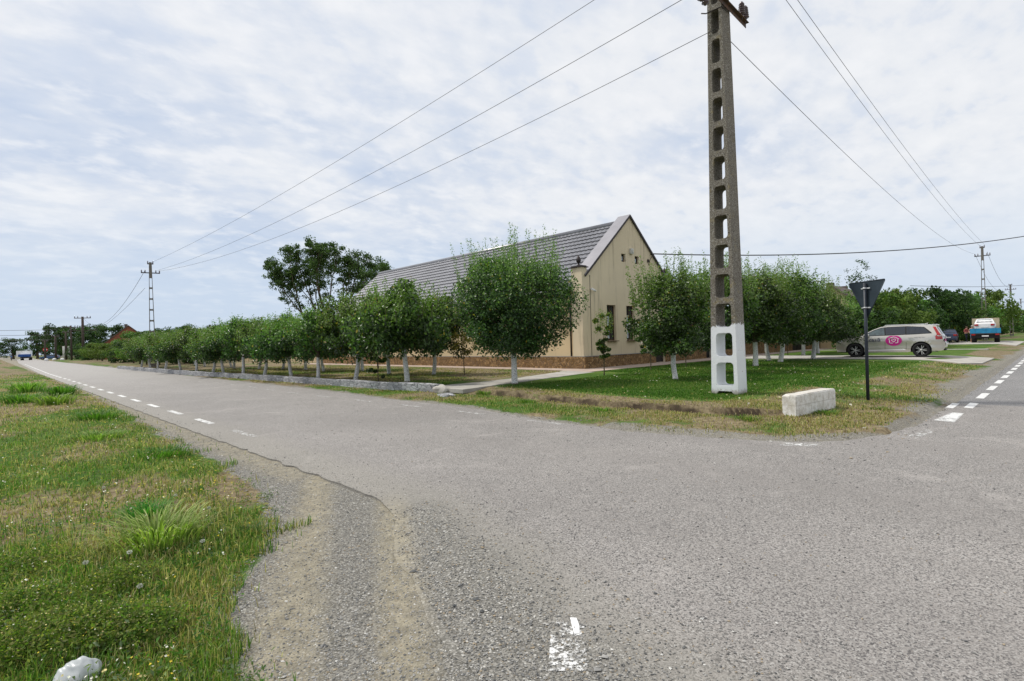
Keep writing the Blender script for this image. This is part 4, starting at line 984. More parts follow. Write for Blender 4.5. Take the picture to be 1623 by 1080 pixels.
sp3 = pear('sapling', 43, 0.55, 0.7, 1.9, 800, 0.09, 8, 0.35, 0.04, 0.02, 1.0, tm='bark', dark=(0.07, 0.09, 0.02), light=(0.20, 0.20, 0.03), top=(0.32, 0.26, 0.04), yellow=0.35, fill=0.6)
put(sp3, 15.12, 18.74, 0.5, 1.0, 'thin yellowing sapling before the farmhouse side wall, left of the largest pear tree', 'sapling', GS)
sk = pear('sucker_bush', 44, 0.40, 0.1, 1.3, 900, 0.11, 6, 0.3, 0.02, 0.02, 0.5, tm='bark')
put(sk, 10.9, 18.9, 0.5, 1.0, 'low leafy sucker clump between the nearest two orchard trunks', 'shrub', None)

def bushy(name, seed, Rr, zb, zt, nl, ls, dark, light, ncl=40, flat=1.0, prof=None, tr=0.2, fill=0.5, rc0=0.22):
    rs = np.random.RandomState(seed); t = empty(name, (0, 0, 0)); H = zt-zb
    mb = MB(); lean = rs.normal(size=2)*0.03*zt
    mb.tube([(0, 0, -0.1), (lean[0]*0.4, lean[1]*0.4, zt*0.3), (lean[0], lean[1], zt*0.75)], [tr*1.3, tr, tr*0.3], 7)
    pf = prof or (lambda q: 0.45+0.55*math.sin(PI*min(1, q*0.85+0.12)))
    cl = []
    for k in range(ncl):
        q = rs.rand(); a = rs.rand()*2*PI; rad = Rr*pf(q)*(rs.rand()**fill); cl.append((rad*math.cos(a)+lean[0], rad*math.sin(a)+lean[1], zb+q*H*0.95))
    cl = np.array(cl)
    for k in range(8):
        e_ = Vector(cl[rs.randint(ncl)]); s0 = Vector((lean[0]*0.5, lean[1]*0.5, max(zt*0.2, e_.z*0.45)))
        mb.tube([s0, s0.lerp(e_, 0.5)+Vector((0, 0, 0.04*zt)), e_], [tr*0.45, tr*0.3, tr*0.08], 4)
    mb.build('trunk', MT['bark'], t)
    which = rs.randint(0, ncl, nl); off = rs.normal(size=(nl, 3)); off /= np.linalg.norm(off, axis=1)[:, None]; off *= (rs.rand(nl)**0.4)[:, None]
    rc = rc0*Rr*(0.7+0.7*rs.rand(ncl))
    C = cl[which]+off*rc[which][:, None]*np.array([1.2, 1.2, 0.8])
    C[:, 2] = np.maximum(C[:, 2], 0.05)
    ov = C-np.array([0, 0, zb+H*0.4]); ov /= np.linalg.norm(ov, axis=1)[:, None]
    col = greens(rs, nl, dark, light, 1.1, 0.004)*(0.7+0.6*rs.rand(ncl))[which][:, None]
    V, F, Cc = leaf_arrays(rs, C, ls, col, 0.5, ov)
    link('crown', npmesh('crown', V, F, Cc), MT['leaf_far'], t); return t
# tall open-crowned tree behind the farmhouse, forked low into three leaning stems
def tall_tree(x, y):
    rs = np.random.RandomState(77); t = tag(empty('tall_tree', (x, y, 0), R(-44)), 'tall open-crowned tree with bare forked limbs, behind the far end of the farmhouse roof', 'tree')
    mb = MB(); tips = []
    def br(p, d, ln, r, lv):
        q = p+d*ln; m = p.lerp(q, 0.5)+Vector(rs.normal(size=3))*ln*0.05
        mb.tube([p, m, q], [r, r*0.8, r*0.62], 6 if lv < 2 else 4, cap=False)
        if lv >= 5 or ln < 0.7: tips.append((q, d)); return
        if lv >= 1:
            for u in (0.35, 0.8): tips.append((m.lerp(q, u)+Vector(rs.normal(size=3))*0.55, d))
        for k in range(2 if lv else 3):
            a = rs.uniform(0.22, 0.6); ax = Vector(rs.normal(size=3)).normalized()
            d2 = (Matrix.Rotation(a, 3, ax) @ d); d2.z += 0.22; d2.normalize(); br(q, d2, ln*rs.uniform(0.66, 0.84), r*0.6, lv+1)
    for (dx, dy, dz) in ((-0.62, 0.05, 0.78), (-0.25, 0.2, 0.95), (0.08, -0.2, 1.0), (0.42, 0.1, 0.9), (0.72, 0, 0.75)):
        br(Vector((dx*0.5, 0, 2.0)), Vector((dx, dy, dz)).normalized(), 3.6, 0.20, 0)
    mb.tube([(0, 0, -0.1), (0, 0, 2.3)], [0.6, 0.42], 8); mb.build('trunk', MT['bark'], t)
    C = []; O = []
    for q, d in tips:
        if q.z < 5.5: continue
        n = rs.randint(25, 75); rad = rs.uniform(0.35, 0.85)
        o = rs.normal(size=(n, 3)); o /= np.linalg.norm(o, axis=1)[:, None]; C.append(np.array(q)+o*(rs.rand(n)**0.4)[:, None]*rad*np.array([1.1, 1.1, 0.7])); O.append(o)
    C = np.concatenate(C); O = np.concatenate(O)
    V, F, Cc = leaf_arrays(rs, C, 0.24, greens(rs, len(C), (0.022, 0.052, 0.015), (0.105, 0.18, 0.05), 1.2, 0.0), 0.5, O)
    link('crown', npmesh('crown', V, F, Cc), MT['leaf_far'], t); return t
tt = tall_tree(28.0, 60.0); tt.scale = (0.84, 0.84, 0.93)
DK = ((0.016, 0.040, 0.013), (0.065, 0.125, 0.034)); MD = ((0.032, 0.072, 0.016), (0.115, 0.205, 0.042)); LG = ((0.06, 0.11, 0.02), (0.16, 0.24, 0.05))
B_ = {'dark': [bushy('broadleaf_tree', 50+k, 4.2, 1.2, 8.5, 5200, 0.40, *DK, ncl=46, tr=0.3) for k in range(2)],
      'mid': [bushy('garden_tree', 60+k, 2.9, 0.3, 5.0, 4600, 0.26, *MD, ncl=40, tr=0.15) for k in range(2)],
      'light': [bushy('garden_shrub', 70, 2.2, 0.75, 3.0, 4200, 0.17, *LG, ncl=60, tr=0.08, rc0=0.16)],
      'dshrub': [bushy('garden_shrub', 72, 2.4, 0.05, 3.2, 3200, 0.22, *DK, ncl=34, tr=0.08)]}
def bt(kind, k, x, y, s, sz, label, cat, grp): put(B_[kind][k % len(B_[kind])], x, y, x*1.3+y, s, label, cat, grp, s*sz)
# --- far left, beyond the orchard: roadside shrubs then dark woods
G1 = 'light green roadside shrubs beyond the orchard'
shr = [(11.2, 66, 1.0, 'light'), (10.9, 71, 1.0, 'light'), (11.2, 77, 1.05, 'light'), (11.6, 84, 1.1, 'light'), (11.6, 92, 1.15, 'dshrub'), (12.0, 100, 1.2, 'light'), (12.0, 110, 1.2, 'light'), (12.3, 121, 1.3, 'light'), (12.8, 133, 1.4, 'light'), (13.2, 146, 1.5, 'dshrub'), (13.9, 160, 1.6, 'light'), (14.0, 172, 1.5, 'dshrub')]
for i, (x, y, s, k) in enumerate(shr):
    bt(k, 0, x+1.3+0.012*(y-60), y, s*0.9, 0.92, ordn[i]+' shrub counting left from the end of the orchard, along the left road', 'shrub', G1)
for i, (x, y, s) in enumerate([(15.5, 65, 0.85), (16, 70, 0.9), (16.5, 76, 0.9), (17, 83, 1.0), (17.5, 91, 1.0), (18, 100, 1.05), (19, 112, 1.15), (20, 126, 1.3)]):
    bt('mid', i, x, y, s, 0.85, ordn[i]+' mid-green tree behind the left roadside shrubs, counting from the orchard end', 'tree', 'garden trees behind the left roadside shrubs')
G2 = 'dark trees on the far left skyline'
dk = [(22, 112, 0.72, 0.9, 'dark rounded tree right behind the left lattice pole foot'), (24, 104, 0.72, 0.95, 'dark spreading tree on the skyline right of the left lattice pole'), (28, 100, 0.72, 0.95, 'dark tree on the skyline between lattice pole and tall open tree'), (30.5, 92, 0.65, 0.8, 'low dark tree topping the orchard, left of the tall open tree'),
      (22, 170, 1.0, 1.0, 'dark tree left of the red brick house'), (20.5, 186, 1.1, 1.0, 'tree behind the thick double-armed pole'), (19, 205, 1.15, 1.0, 'tree behind the thin single-armed pole'), (17.5, 225, 1.1, 1.0, 'tree above the stop sign'), (16.0, 238, 1.2, 1.1, 'tall dark tree right of the white lorry'), (13.0, 280, 1.25, 1.0, 'rounded tree behind the white lorry'), (7.2, 330, 1.3, 0.85, 'small tree gap-side left of the white lorry'), (-2, 260, 1.1, 0.85, 'tree at the left edge beyond the field'), (-9, 262, 1.1, 0.9, 'leftmost dark tree of the far field edge'),
      (36, 75, 0.8, 0.55, 'low dark tree in the gap left of the tall open tree')]
for i, (x, y, s, sz, lb) in enumerate(dk): bt('dark', i, x, y, s, sz, lb, 'tree', G2)
# --- right street: gardens beyond the driveway
G3 = 'garden trees along the right street'
rt = [('dshrub', 47.8, 10.4, 1.0, 1.0), ('mid', 50.5, 11.5, 0.95, 1.0), ('light', 53.0, 10.2, 1.2, 1.25), ('mid', 55.5, 12.0, 1.0, 1.0), ('dshrub', 56.5, 9.6, 1.15, 1.0), ('light', 60.0, 10.8, 1.35, 1.3), ('mid', 62.5, 12.6, 1.0, 1.0), ('mid', 66.5, 12.4, 1.0, 1.0), ('light', 69.8, 12.6, 1.3, 1.3), ('mid', 73.5, 13.2, 1.05, 1.0), ('dshrub', 79, 11.4, 1.7, 1.2), ('mid', 83.5, 8.3, 0.92, 0.85), ('mid', 91, 10.8, 1.15, 1.0), ('dshrub', 97, 11.2, 1.7, 1.3), ('mid', 104, 10.6, 1.25, 1.0), ('light', 112, 9.6, 1.9, 1.3), ('mid', 120, 11.5, 1.45, 0.95), ('dark', 131, 12.5, 0.85, 0.85)]
pl_ = ['beside the silver car roof', 'behind the silver car windows', 'right of the warning sign', 'below the birch', 'behind the silver car tail', 'under the neighbour roof', 'right of the neighbour roof', 'left of the dark car', 'behind the dark car', 'behind the two people', 'left of the lorry', 'behind the lorry load', 'behind the lorry cab', 'just right of the lorry', 'below the first right lattice pole', 'right of the first right lattice pole', 'between the right lattice poles', 'below the second right lattice pole']
kd = {'mid': 'mid-green leafy', 'light': 'pale yellow-green', 'dshrub': 'dark dense', 'dark': 'dark rounded'}
for i, (k, x, y, s, sz) in enumerate(rt): bt(k, i, x, y, s, sz, f'{kd[k]} garden tree {pl_[i]} on the right', 'tree', G3)
for i, (x, y, s) in enumerate([(150, 11, 1.5), (170, 12, 1.5), (195, 11, 1.6), (230, 10, 1.8), (275, 8, 2.0)]):
    bt('mid', i, x, y, s, 0.8, ordn[i]+' of the small trees dwindling along the right horizon', 'tree', 'small trees on the right horizon')
for i, (x, y, s) in enumerate([(52, 20, 1.0), (58, 19.5, 1.05), (72, 18, 1.15), (82, 17.5, 1.2), (95, 17, 1.3)]):
    bt('mid', i+1, x, y, s, 1.0, ordn[i]+' from the left of the taller trees rising behind the right gardens', 'tree', 'taller trees behind the right gardens')
# airy birch, and a thin one by the neighbour roof
bi = bushy('birch', 90, 2.1, 4.0, 9.2, 750, 0.20, *DK, ncl=26, tr=0.11, fill=0.7, rc0=0.20, prof=lambda q: 1.0-0.55*q)
put(bi, 65.3, 15.4, 0.3, 1.0, 'airy windblown birch rising behind the triangular sign', 'birch', None)
put(bi, 68.0, 12.0, 1.7, 0.68, 'small thin birch beside the neighbour gable roof', 'birch', None)
def small_house(name, x, y, rz, Lx, Wy, he, hr, wallm, roofm, label):
    t = tag(empty(name, (x, y, 0), rz), label, 'house')
    mb = MB(); mb.box((0, 0, he/2), (Lx, Wy, he))
    for s in (-1, 1): mb.poly([(s*Lx/2, -Wy/2, he), (s*Lx/2, Wy/2, he), (s*Lx/2, 0, hr)])
    mb.build('wall', MT[wallm], t, normals=False)
    for s in (-1, 1):
        an = math.atan2(hr-he, Wy/2); ln = math.hypot(hr-he, Wy/2)+0.4
        mb = MB(); mb.box((0, s*(Wy/4+0.12), (he+hr)/2-0.02), (Lx+0.5, ln, 0.14), rot=Matrix.Rotation(-s*an, 4, 'X')); mb.build('roof', MT[roofm], t)
    for s in (-1, 1):
        mb = MB(); mb.box((s*Lx*0.3, 0.5, hr), (0.6, 0.6, 1.0)); mb.build('chimney', MT['slate'], t)
    for s in (-1, 1):
        mb = MB(); mb.box((-Lx/2-0.01, s*Wy*0.2, he*0.55), (0.08, 0.9, 1.2)); mb.build('window', MT['glass'], t)
    return t
small_house('brick_house', 23.2, 152, R(80), 13, 9.5, 3.4, 7.5, 'brickred', 'slate', 'old red brick house with dark tiled roof and chimneys, far left behind the shrubs')
small_house('neighbour_house', 61.0, 15.6, R(3), 9.5, 7.0, 3.2, 5.9, 'plaster', 'slate', 'brown tiled neighbour roof showing above the gardens right of the sign')

# ------------------------------------------------------------------ vehicles
class Car:
    """side outline (y forward, z up) given a shaped width; panels are laid 4 mm proud of the same surface"""
    def __init__(s, outline, half, belt, top_in, zt, y0, y1, arches=(), nose=0.16):
        s.o = outline; s.half = half; s.belt = belt; s.top = top_in; s.zt = zt; s.y0 = y0; s.y1 = y1; s.nose = nose; s.arches = arches
    def w(s, y, z):
        h = s.half
        if z > s.belt: h -= 0.02+(s.half-s.top)*((z-s.belt)/(s.zt-s.belt))**1.15
        else:
            h -= 0.02*min(1, abs(z-(s.belt-0.22))/0.22)**2 if z > 0.5 else 0.02+0.05*((0.5-z)/0.3)**2
        for end, d in ((s.y1, 1), (s.y0, -1)):
            q = (y-(end-d*0.75))*d/0.75
            if q > 0: h *= 1-s.nose*q*q*(1.0 if z < s.belt else 0.6)
        for ay, az, ar in s.arches:      # swollen arch lip
            d_ = math.hypot(y-ay, z-az)
            if d_ < ar+0.09: h += 0.022*math.exp(-((d_-ar-0.02)/0.035)**2)
        return h
    def body(s, name, m, par):
        bm = bmesh.new(); vs = [bm.verts.new((0, y, z)) for y, z in s.o]
        es = [bm.edges.new((a, b)) for a, b in zip(vs, vs[1:]+vs[:1])]
        bmesh.ops.triangle_fill(bm, use_beauty=True, edges=es)
        for z in np.arange(0.25, s.zt, 0.09): bmesh.ops.bisect_plane(bm, geom=bm.verts[:]+bm.edges[:]+bm.faces[:], plane_co=(0, 0, z), plane_no=(0, 0, 1))
        for y in np.arange(s.y0+0.06, s.y1, 0.12): bmesh.ops.bisect_plane(bm, geom=bm.verts[:]+bm.edges[:]+bm.faces[:], plane_co=(0, y, 0), plane_no=(0, 1, 0))
        bound = [e_ for e_ in bm.edges if e_.is_boundary]; base = [(v.co.y, v.co.z) for v in bm.verts]
        bm.verts.index_update(); vi = list(bm.verts); fi = [[v.index for v in f.verts] for f in bm.faces]; be = [(e_.verts[0].index, e_.verts[1].index) for e_ in bound]
        nb = bmesh.new(); Lv = []; Rv = []
        for y, z in base:
            w_ = s.w(y, z); Lv.append(nb.verts.new((-w_, y, z))); Rv.append(nb.verts.new((w_, y, z)))
        for f in fi:
            nb.faces.new([Lv[i] for i in f]); nb.faces.new([Rv[i] for i in f][::-1])
        T = (-1, -0.93, -0.8, -0.45, 0, 0.45, 0.8, 0.93, 1); cache = {}
        bs = {i for q in be for i in q}
        for i in bs:
            y, z = base[i]; w_ = s.w(y, z); row = [Lv[i]]
            up = 1 if z > 0.8 else 0
            for t_ in T[1:-1]:
                cr = (1-t_**2)
                row.append(nb.verts.new((w_*t_, y+(0.05*cr*(1 if y > s.y1-0.5 else -1 if y < s.y0+0.35 else 0)), z+up*0.035*cr)))
            row.append(Rv[i]); cache[i] = row
        for a, b in be:
            for k in range(8): nb.faces.new((cache[a][k], cache[a][k+1], cache[b][k+1], cache[b][k]))
        bmesh.ops.recalc_face_normals(nb, faces=nb.faces)
        for f in nb.faces: f.smooth = True
        me = bpy.data.meshes.new(name); nb.to_mesh(me); nb.free(); bm.free()
        me.set_sharp_from_angle(angle=R(38))
        return link(name, me, m, par)
    def panel(s, name, poly, m, par, off=0.004, sides=(-1,), step=0.1):
        if len(sides) > 1:
            for q in sides: o = s.panel(name, poly, m, par, off, (q,), step)
            return o
        bm = bmesh.new()
        for sd in sides:
            b2 = bmesh.new(); vs = [b2.verts.new((0, y, z)) for y, z in poly]; es = [b2.edges.new((a, b)) for a, b in zip(vs, vs[1:]+vs[:1])]
            bmesh.ops.triangle_fill(b2, use_beauty=True, edges=es)
            ys_ = [p[0] for p in poly]; zs_ = [p[1] for p in poly]
            for z in np.arange(min(zs_), max(zs_), step)[1:]: bmesh.ops.bisect_plane(b2, geom=b2.verts[:]+b2.edges[:]+b2.faces[:], plane_co=(0, 0, z), plane_no=(0, 0, 1))
            for y in np.arange(min(ys_), max(ys_), step)[1:]: bmesh.ops.bisect_plane(b2, geom=b2.verts[:]+b2.edges[:]+b2.faces[:], plane_co=(0, y, 0), plane_no=(0, 1, 0))
            mp = {}
            for v in b2.verts: mp[v] = bm.verts.new((sd*(s.w(v.co.y, v.co.z)+off), v.co.y, v.co.z))
            for f in b2.faces:
                q = bm.faces.new([mp[v] for v in f.verts]); q.normal_update()
                if q.normal.x*sd < 0: q.normal_flip()
                q.smooth = True
            b2.free()
        me = bpy.data.meshes.new(name); bm.to_mesh(me); bm.free(); return link(name, me, m, par)
    def band(s, name, line, fr, m, par, off=0.008):
        """panel across the car following an outline stretch (windscreen, tailgate glass)"""
        bm = bmesh.new(); rows = []
        for i, (y, z) in enumerate(line):
            a = line[max(i-1, 0)]; b = line[min(i+1, len(line)-1)]; d = Vector((0, b[0]-a[0], b[1]-a[1])).normalized(); n = Vector((0, -d.z, d.y))
            if n.y*(1 if y > 0 else -1) < 0 and abs(n.y) > 0.2: n = -n
            if abs(n.y) <= 0.2 and n.z < 0: n = -n
            w_ = s.w(y, z)*fr; row = []
            for k in range(9):
                t_ = -1+k/4; cr = 1-(t_*fr)**2; p = Vector((w_*t_, y+0.05*cr*(1 if y > s.y1-0.5 else -1 if y < s.y0+0.35 else 0), z+(0.035*cr if z > 0.8 else 0)))+n*off
                row.append(bm.verts.new(p))
            rows.append(row)
        for r0, r1 in zip(rows, rows[1:]):
            for k in range(8):
                f = bm.faces.new((r0[k], r0[k+1], r1[k+1], r1[k])); f.smooth = True
        me = bpy.data.meshes.new(name); bm.to_mesh(me); bm.free(); return link(name, me, m, par)
def arch_pts(cy, cz, r, z0, n=12):
    a0 = math.asin((z0-cz)/r); return [(cy+r*math.cos(a), cz+r*math.sin(a)) for a in np.linspace(a0, PI-a0, n)]
def wheel(par, x, y, r, wd, spokes=10, nm='wheel'):
    sg = 1 if x > 0 else -1; e_ = empty(nm, (x, y, r)); e_.parent = par
    rot = Matrix.Rotation(sg*PI/2, 4, 'Y')
    ri = r*0.70
    MB().lathe([(ri, -wd/2), (r*0.93, -wd/2), (r, -wd*0.36), (r, wd*0.36), (r*0.93, wd/2), (ri, wd/2), (ri*0.98, 0)], 28, mat=rot).build('tyre', MT['rubber'], e_)
    mb = MB(); mb.lathe([(ri*0.985, -wd*0.3), (ri*0.985, wd*0.12), (ri*0.3, wd*0.16), (0.02, wd*0.16)], 24, mat=rot); dk_ = mb.build('hub_disc', MT['black'], e_)
    mb = MB()
    for k in range(spokes):
        a = 2*PI*k/spokes+(0.13 if k % 2 else -0.13)
        m_ = rot @ Matrix.Rotation(a, 4, 'Z') @ Matrix.Translation((ri*0.56, 0, wd*0.22))
        g = bmesh.ops.create_cube(mb.bm, size=1)['verts']; bmesh.ops.transform(mb.bm, matrix=m_ @ Matrix.Diagonal((ri*0.74, ri*0.10, wd*0.14, 1)), verts=g)
    mb.lathe([(0.055, wd*0.15), (0.055, wd*0.34), (0.01, wd*0.36)], 12, mat=rot); mb.build('rim', MT['alloy'], e_)
    return e_
def text_mesh(body, size, bold=0.0):
    cu = bpy.data.curves.new('t', 'FONT'); cu.body = body; cu.size = size; cu.offset = bold; cu.align_x = 'CENTER'
    o = bpy.data.objects.new('t', cu); COL.objects.link(o); bpy.context.view_layer.update()
    me = bpy.data.meshes.new_from_object(o); bpy.data.objects.remove(o); return me
def side_text(car, body, size, cy, cz, m, par, name, bold=0.0, sx=1.0):
    me = text_mesh(body, size, bold)
    for v in me.vertices: y, z = cy-v.co.x*sx, cz+v.co.y; v.co = (-(car.w(y, z)+0.006), y, z)
    return link(name, me, m, par)
def rib(car, pts, wd, closed, name, m, par, off):
    """flat ribbon drawn on the car side"""
    bm = bmesh.new(); n = len(pts); rows = []
    for i in range(n):
        a = pts[(i-1) % n if closed else max(i-1, 0)]; b = pts[(i+1) % n if closed else min(i+1, n-1)]
        d = Vector((b[0]-a[0], b[1]-a[1])).normalized(); q = Vector((-d.y, d.x))*wd/2; p = Vector(pts[i])
        rows.append([bm.verts.new((-(car.w(*(p+s*q))+off), *(p+s*q))) for s in (-1, 1)])
    for i in range(n if closed else n-1): bm.faces.new((*rows[i], *rows[(i+1) % n][::-1]))
    me = bpy.data.meshes.new(name); bm.to_mesh(me); bm.free(); return link(name, me, m, par)

def make_suv(x, y, rz, z):
    t = tag(empty('parked_car', (x, y, z), rz), 'silver-beige estate car with round pink house badge on its door, parked across the driveway', 'car')
    A1, A2, wr = 1.50, -1.48, 0.385
    o = [(2.40, 0.30), (2.47, 0.50), (2.47, 0.72), (2.42, 0.86), (2.30, 0.97), (2.0, 1.07), (1.6, 1.14), (1.22, 1.185), (0.95, 1.35), (0.62, 1.53), (0.35, 1.64), (0.0, 1.705), (-0.5, 1.735), (-1.1, 1.735), (-1.7, 1.71), (-2.12, 1.66), (-2.17, 1.61), (-2.12, 1.58), (-2.27, 1.30), (-2.38, 1.10), (-2.41, 0.92), (-2.38, 0.82), (-2.47, 0.78), (-2.48, 0.52), (-2.38, 0.36), (-2.05, 0.30)]
    o += arch_pts(A2, wr, 0.455, 0.30)[::-1]+[(-0.9, 0.27), (0.9, 0.27)]+arch_pts(A1, wr, 0.455, 0.30)[::-1]
    c = Car(o, 0.975, 1.12, 0.70, 1.735, -2.48, 2.47, ((A1, wr, 0.455), (A2, wr, 0.455)), 0.17)
    b = c.body('body', MT['champagne'], t)
    surr = [(1.12, 1.16), (0.92, 1.32), (0.62, 1.49), (0.30, 1.615), (-0.05, 1.655), (-0.9, 1.665), (-1.62, 1.60), (-1.93, 1.30), (-1.95, 1.25), (-1.2, 1.215), (0, 1.185)]
    c.panel('window_surround', surr, MT['black'], t, 0.004, (-1, 1))
    gw = [('side_window', [(1.02, 1.19), (0.86, 1.33), (0.58, 1.47), (0.28, 1.59), (0.14, 1.605), (0.10, 1.215)], 'clear_glass'), ('side_window', [(0.05, 1.215), (0.08, 1.615), (-0.10, 1.635), (-0.80, 1.64), (-0.82, 1.235)], 'car_glass'),
          ('side_window', [(-0.87, 1.235), (-0.86, 1.638), (-1.02, 1.635), (-1.57, 1.575), (-1.86, 1.29), (-1.86, 1.265)], 'car_glass')]
    for nm, p, m in gw: c.panel(nm, p, MT[m], t, 0.009, (-1, 1))
    c.band('windscreen', [(1.17, 1.215), (0.95, 1.35), (0.62, 1.53), (0.40, 1.62)], 0.86, MT['clear_glass'], t)
    c.band('rear_window', [(-2.14, 1.55), (-2.27, 1.30), (-2.34, 1.17)], 0.80, MT['car_glass'], t)
    c.band('spoiler', [(-1.95, 1.69), (-2.12, 1.665), (-2.20, 1.645)], 0.95, MT['champagne'], t, 0.02)
    for nm, p in (('tail_light', [(-1.98, 1.60), (-2.09, 1.60), (-2.235, 1.30), (-2.36, 1.09), (-2.38, 0.93), (-2.10, 0.93), (-2.08, 1.10), (-2.15, 1.19), (-2.12, 1.27)]),): c.panel(nm, p, MT['tail'], t, 0.010, (-1, 1), 0.06)
    c.band('lamp_strip', [(-2.345, 1.12), (-2.40, 0.95)], 0.99, MT['tail'], t, 0.004)
    c.band('tailgate_skin', [(-2.335, 1.165), (-2.385, 1.07), (-2.40, 0.96), (-2.375, 0.83)], 0.74, MT['champagne'], t, 0.012)
    mb = MB(); mb.box((0, -2.475, 1.03), (0.52, 0.015, 0.12)); q = mb.build('number_plate', MT['white'], t)
    mb = MB(); mb.box((-0.25, -2.47, 0.88), (0.75, 0.012, 0.13), bev=0.004); mb.build('sticker', MT['magenta'], t)
    mb = MB(); mb.box((0, -2.515, 0.70), (1.55, 0.05, 0.13), bev=0.02); mb.build('bumper_trim', MT['white_car'], t)
    mb = MB(); mb.box((0, -2.44, 0.40), (1.3, 0.08, 0.12), bev=0.02); mb.box((0, 0, 0.33), (1.5, 4.3, 0.10)); mb.box((0, A1, 0.6), (1.35, 1.0, 0.55)); mb.box((0, A2, 0.6), (1.35, 1.0, 0.55)); mb.build('underbody', MT['black'], t)
    c.panel('headlight', [(2.38, 0.90), (2.40, 0.80), (2.22, 0.82), (1.98, 0.96), (2.2, 0.965)], MT['lamp'], t, 0.006, (-1, 1), 0.06)
    c.band('grille', [(2.475, 0.52), (2.478, 0.66), (2.45, 0.80)], 0.55, MT['black'], t, 0.008)
    c.panel('sill_trim', [(0.88, 0.36), (0.88, 0.40), (-0.75, 0.45), (-0.85, 0.38)], MT['white_car'], t, 0.012, (-1, 1))
    for ya in (0.10, -0.84): rib(c, [(ya, 1.16), (ya-0.01, 0.8), (ya+0.0, 0.42)], 0.012, False, 'door_gap', MT['black'], t, 0.002)
    rib(c, [(1.08, 1.1), (1.05, 0.8), (1.02, 0.42)], 0.012, False, 'door_gap', MT['black'], t, 0.002)
    for ya in (0.0, -0.88):
        mb = MB(); mb.box((-(c.w(ya-0.12, 1.04)+0.02), ya-0.16, 1.04), (0.03, 0.22, 0.03), bev=0.01); mb.build('door_handle', MT['champagne'], t)
    for sg in (-1, 1):
        mb = MB(); mb.box((sg*1.07, 0.86, 1.22), (0.22, 0.14, 0.15), bev=0.04); mb.build('wing_mirror', MT['champagne'], t)
        mb = MB(); mb.tube([(sg*0.69, 0.15, 1.70), (sg*0.68, 0.0, 1.745), (sg*0.68, -1.6, 1.75), (sg*0.69, -1.75, 1.71)], 0.018, 6); mb.build('roof_rail', MT['zinc'], t)
    mb = MB(); mb.prism([(-1.55, 1.76), (-1.72, 1.76), (-1.75, 1.83)], -0.02, 0.02, fn=lambda a, b_, t_: (t_, a, b_)); mb.build('antenna', MT['champagne'], t)
    for yy in (A1, A2):
        for xx in (-0.86, 0.86): wheel(t, xx, yy, wr, 0.25)
    # badge: magenta disc cut at the belt line, white house outline with a heart inside
    by, bz = -0.30, 0.905
    disc = [(by-0.37*math.cos(a), min(bz+0.285*math.sin(a), 1.165)) for a in np.linspace(0, 2*PI, 40, endpoint=False)]
    bd = c.panel('badge', disc, MT['magenta'], t, 0.007)
    rib(c, [(by+0.24, bz+0.075), (by+0.12, bz+0.155), (by, bz+0.20), (by-0.12, bz+0.155), (by-0.24, bz+0.075)], 0.028, False, 'house_roof', MT['white'], bd, 0.010)
    rib(c, [(by+0.04, bz-0.135), (by+0.16, bz-0.135), (by+0.185, bz-0.11), (by+0.185, bz+0.07)], 0.032, False, 'house_wall', MT['white'], bd, 0.010)
    rib(c, [(by-0.07, bz-0.125), (by-0.16, bz-0.125), (by-0.185, bz-0.10), (by-0.185, bz+0.07)], 0.032, False, 'house_wall', MT['white'], bd, 0.010)
    ht = []
    for k in range(26):
        a = 2*PI*k/26; ht.append((by-0.0058*16*math.sin(a)**3, bz+0.015+0.0058*(13*math.cos(a)-5*math.cos(2*a)-2*math.cos(3*a)-math.cos(4*a))))
    rib(c, ht, 0.028, True, 'heart', MT['white'], bd, 0.010)
    side_text(c, 'acasă', 0.27, 0.63, 0.865, MT['ink'], t, 'lettering', 0.004, 1.15)
    rib(c, [(0.93, 0.80), (0.35, 0.80)], 0.018, False, 'underline', MT['ink2'], t, 0.006)
    side_text(c, '0723 987 596', 0.075, -1.42, 1.02, MT['ink2'], t, 'small_print', 0.0, 1.1)
    rib(c, [(0.28, 0.99), (0.22, 1.01), (0.15, 0.98), (0.10, 1.0)], 0.015, False, 'scribble', MT['ink2'], t, 0.006)
    return t
make_suv(36.15, 7.05, R(4.5), 0.183)
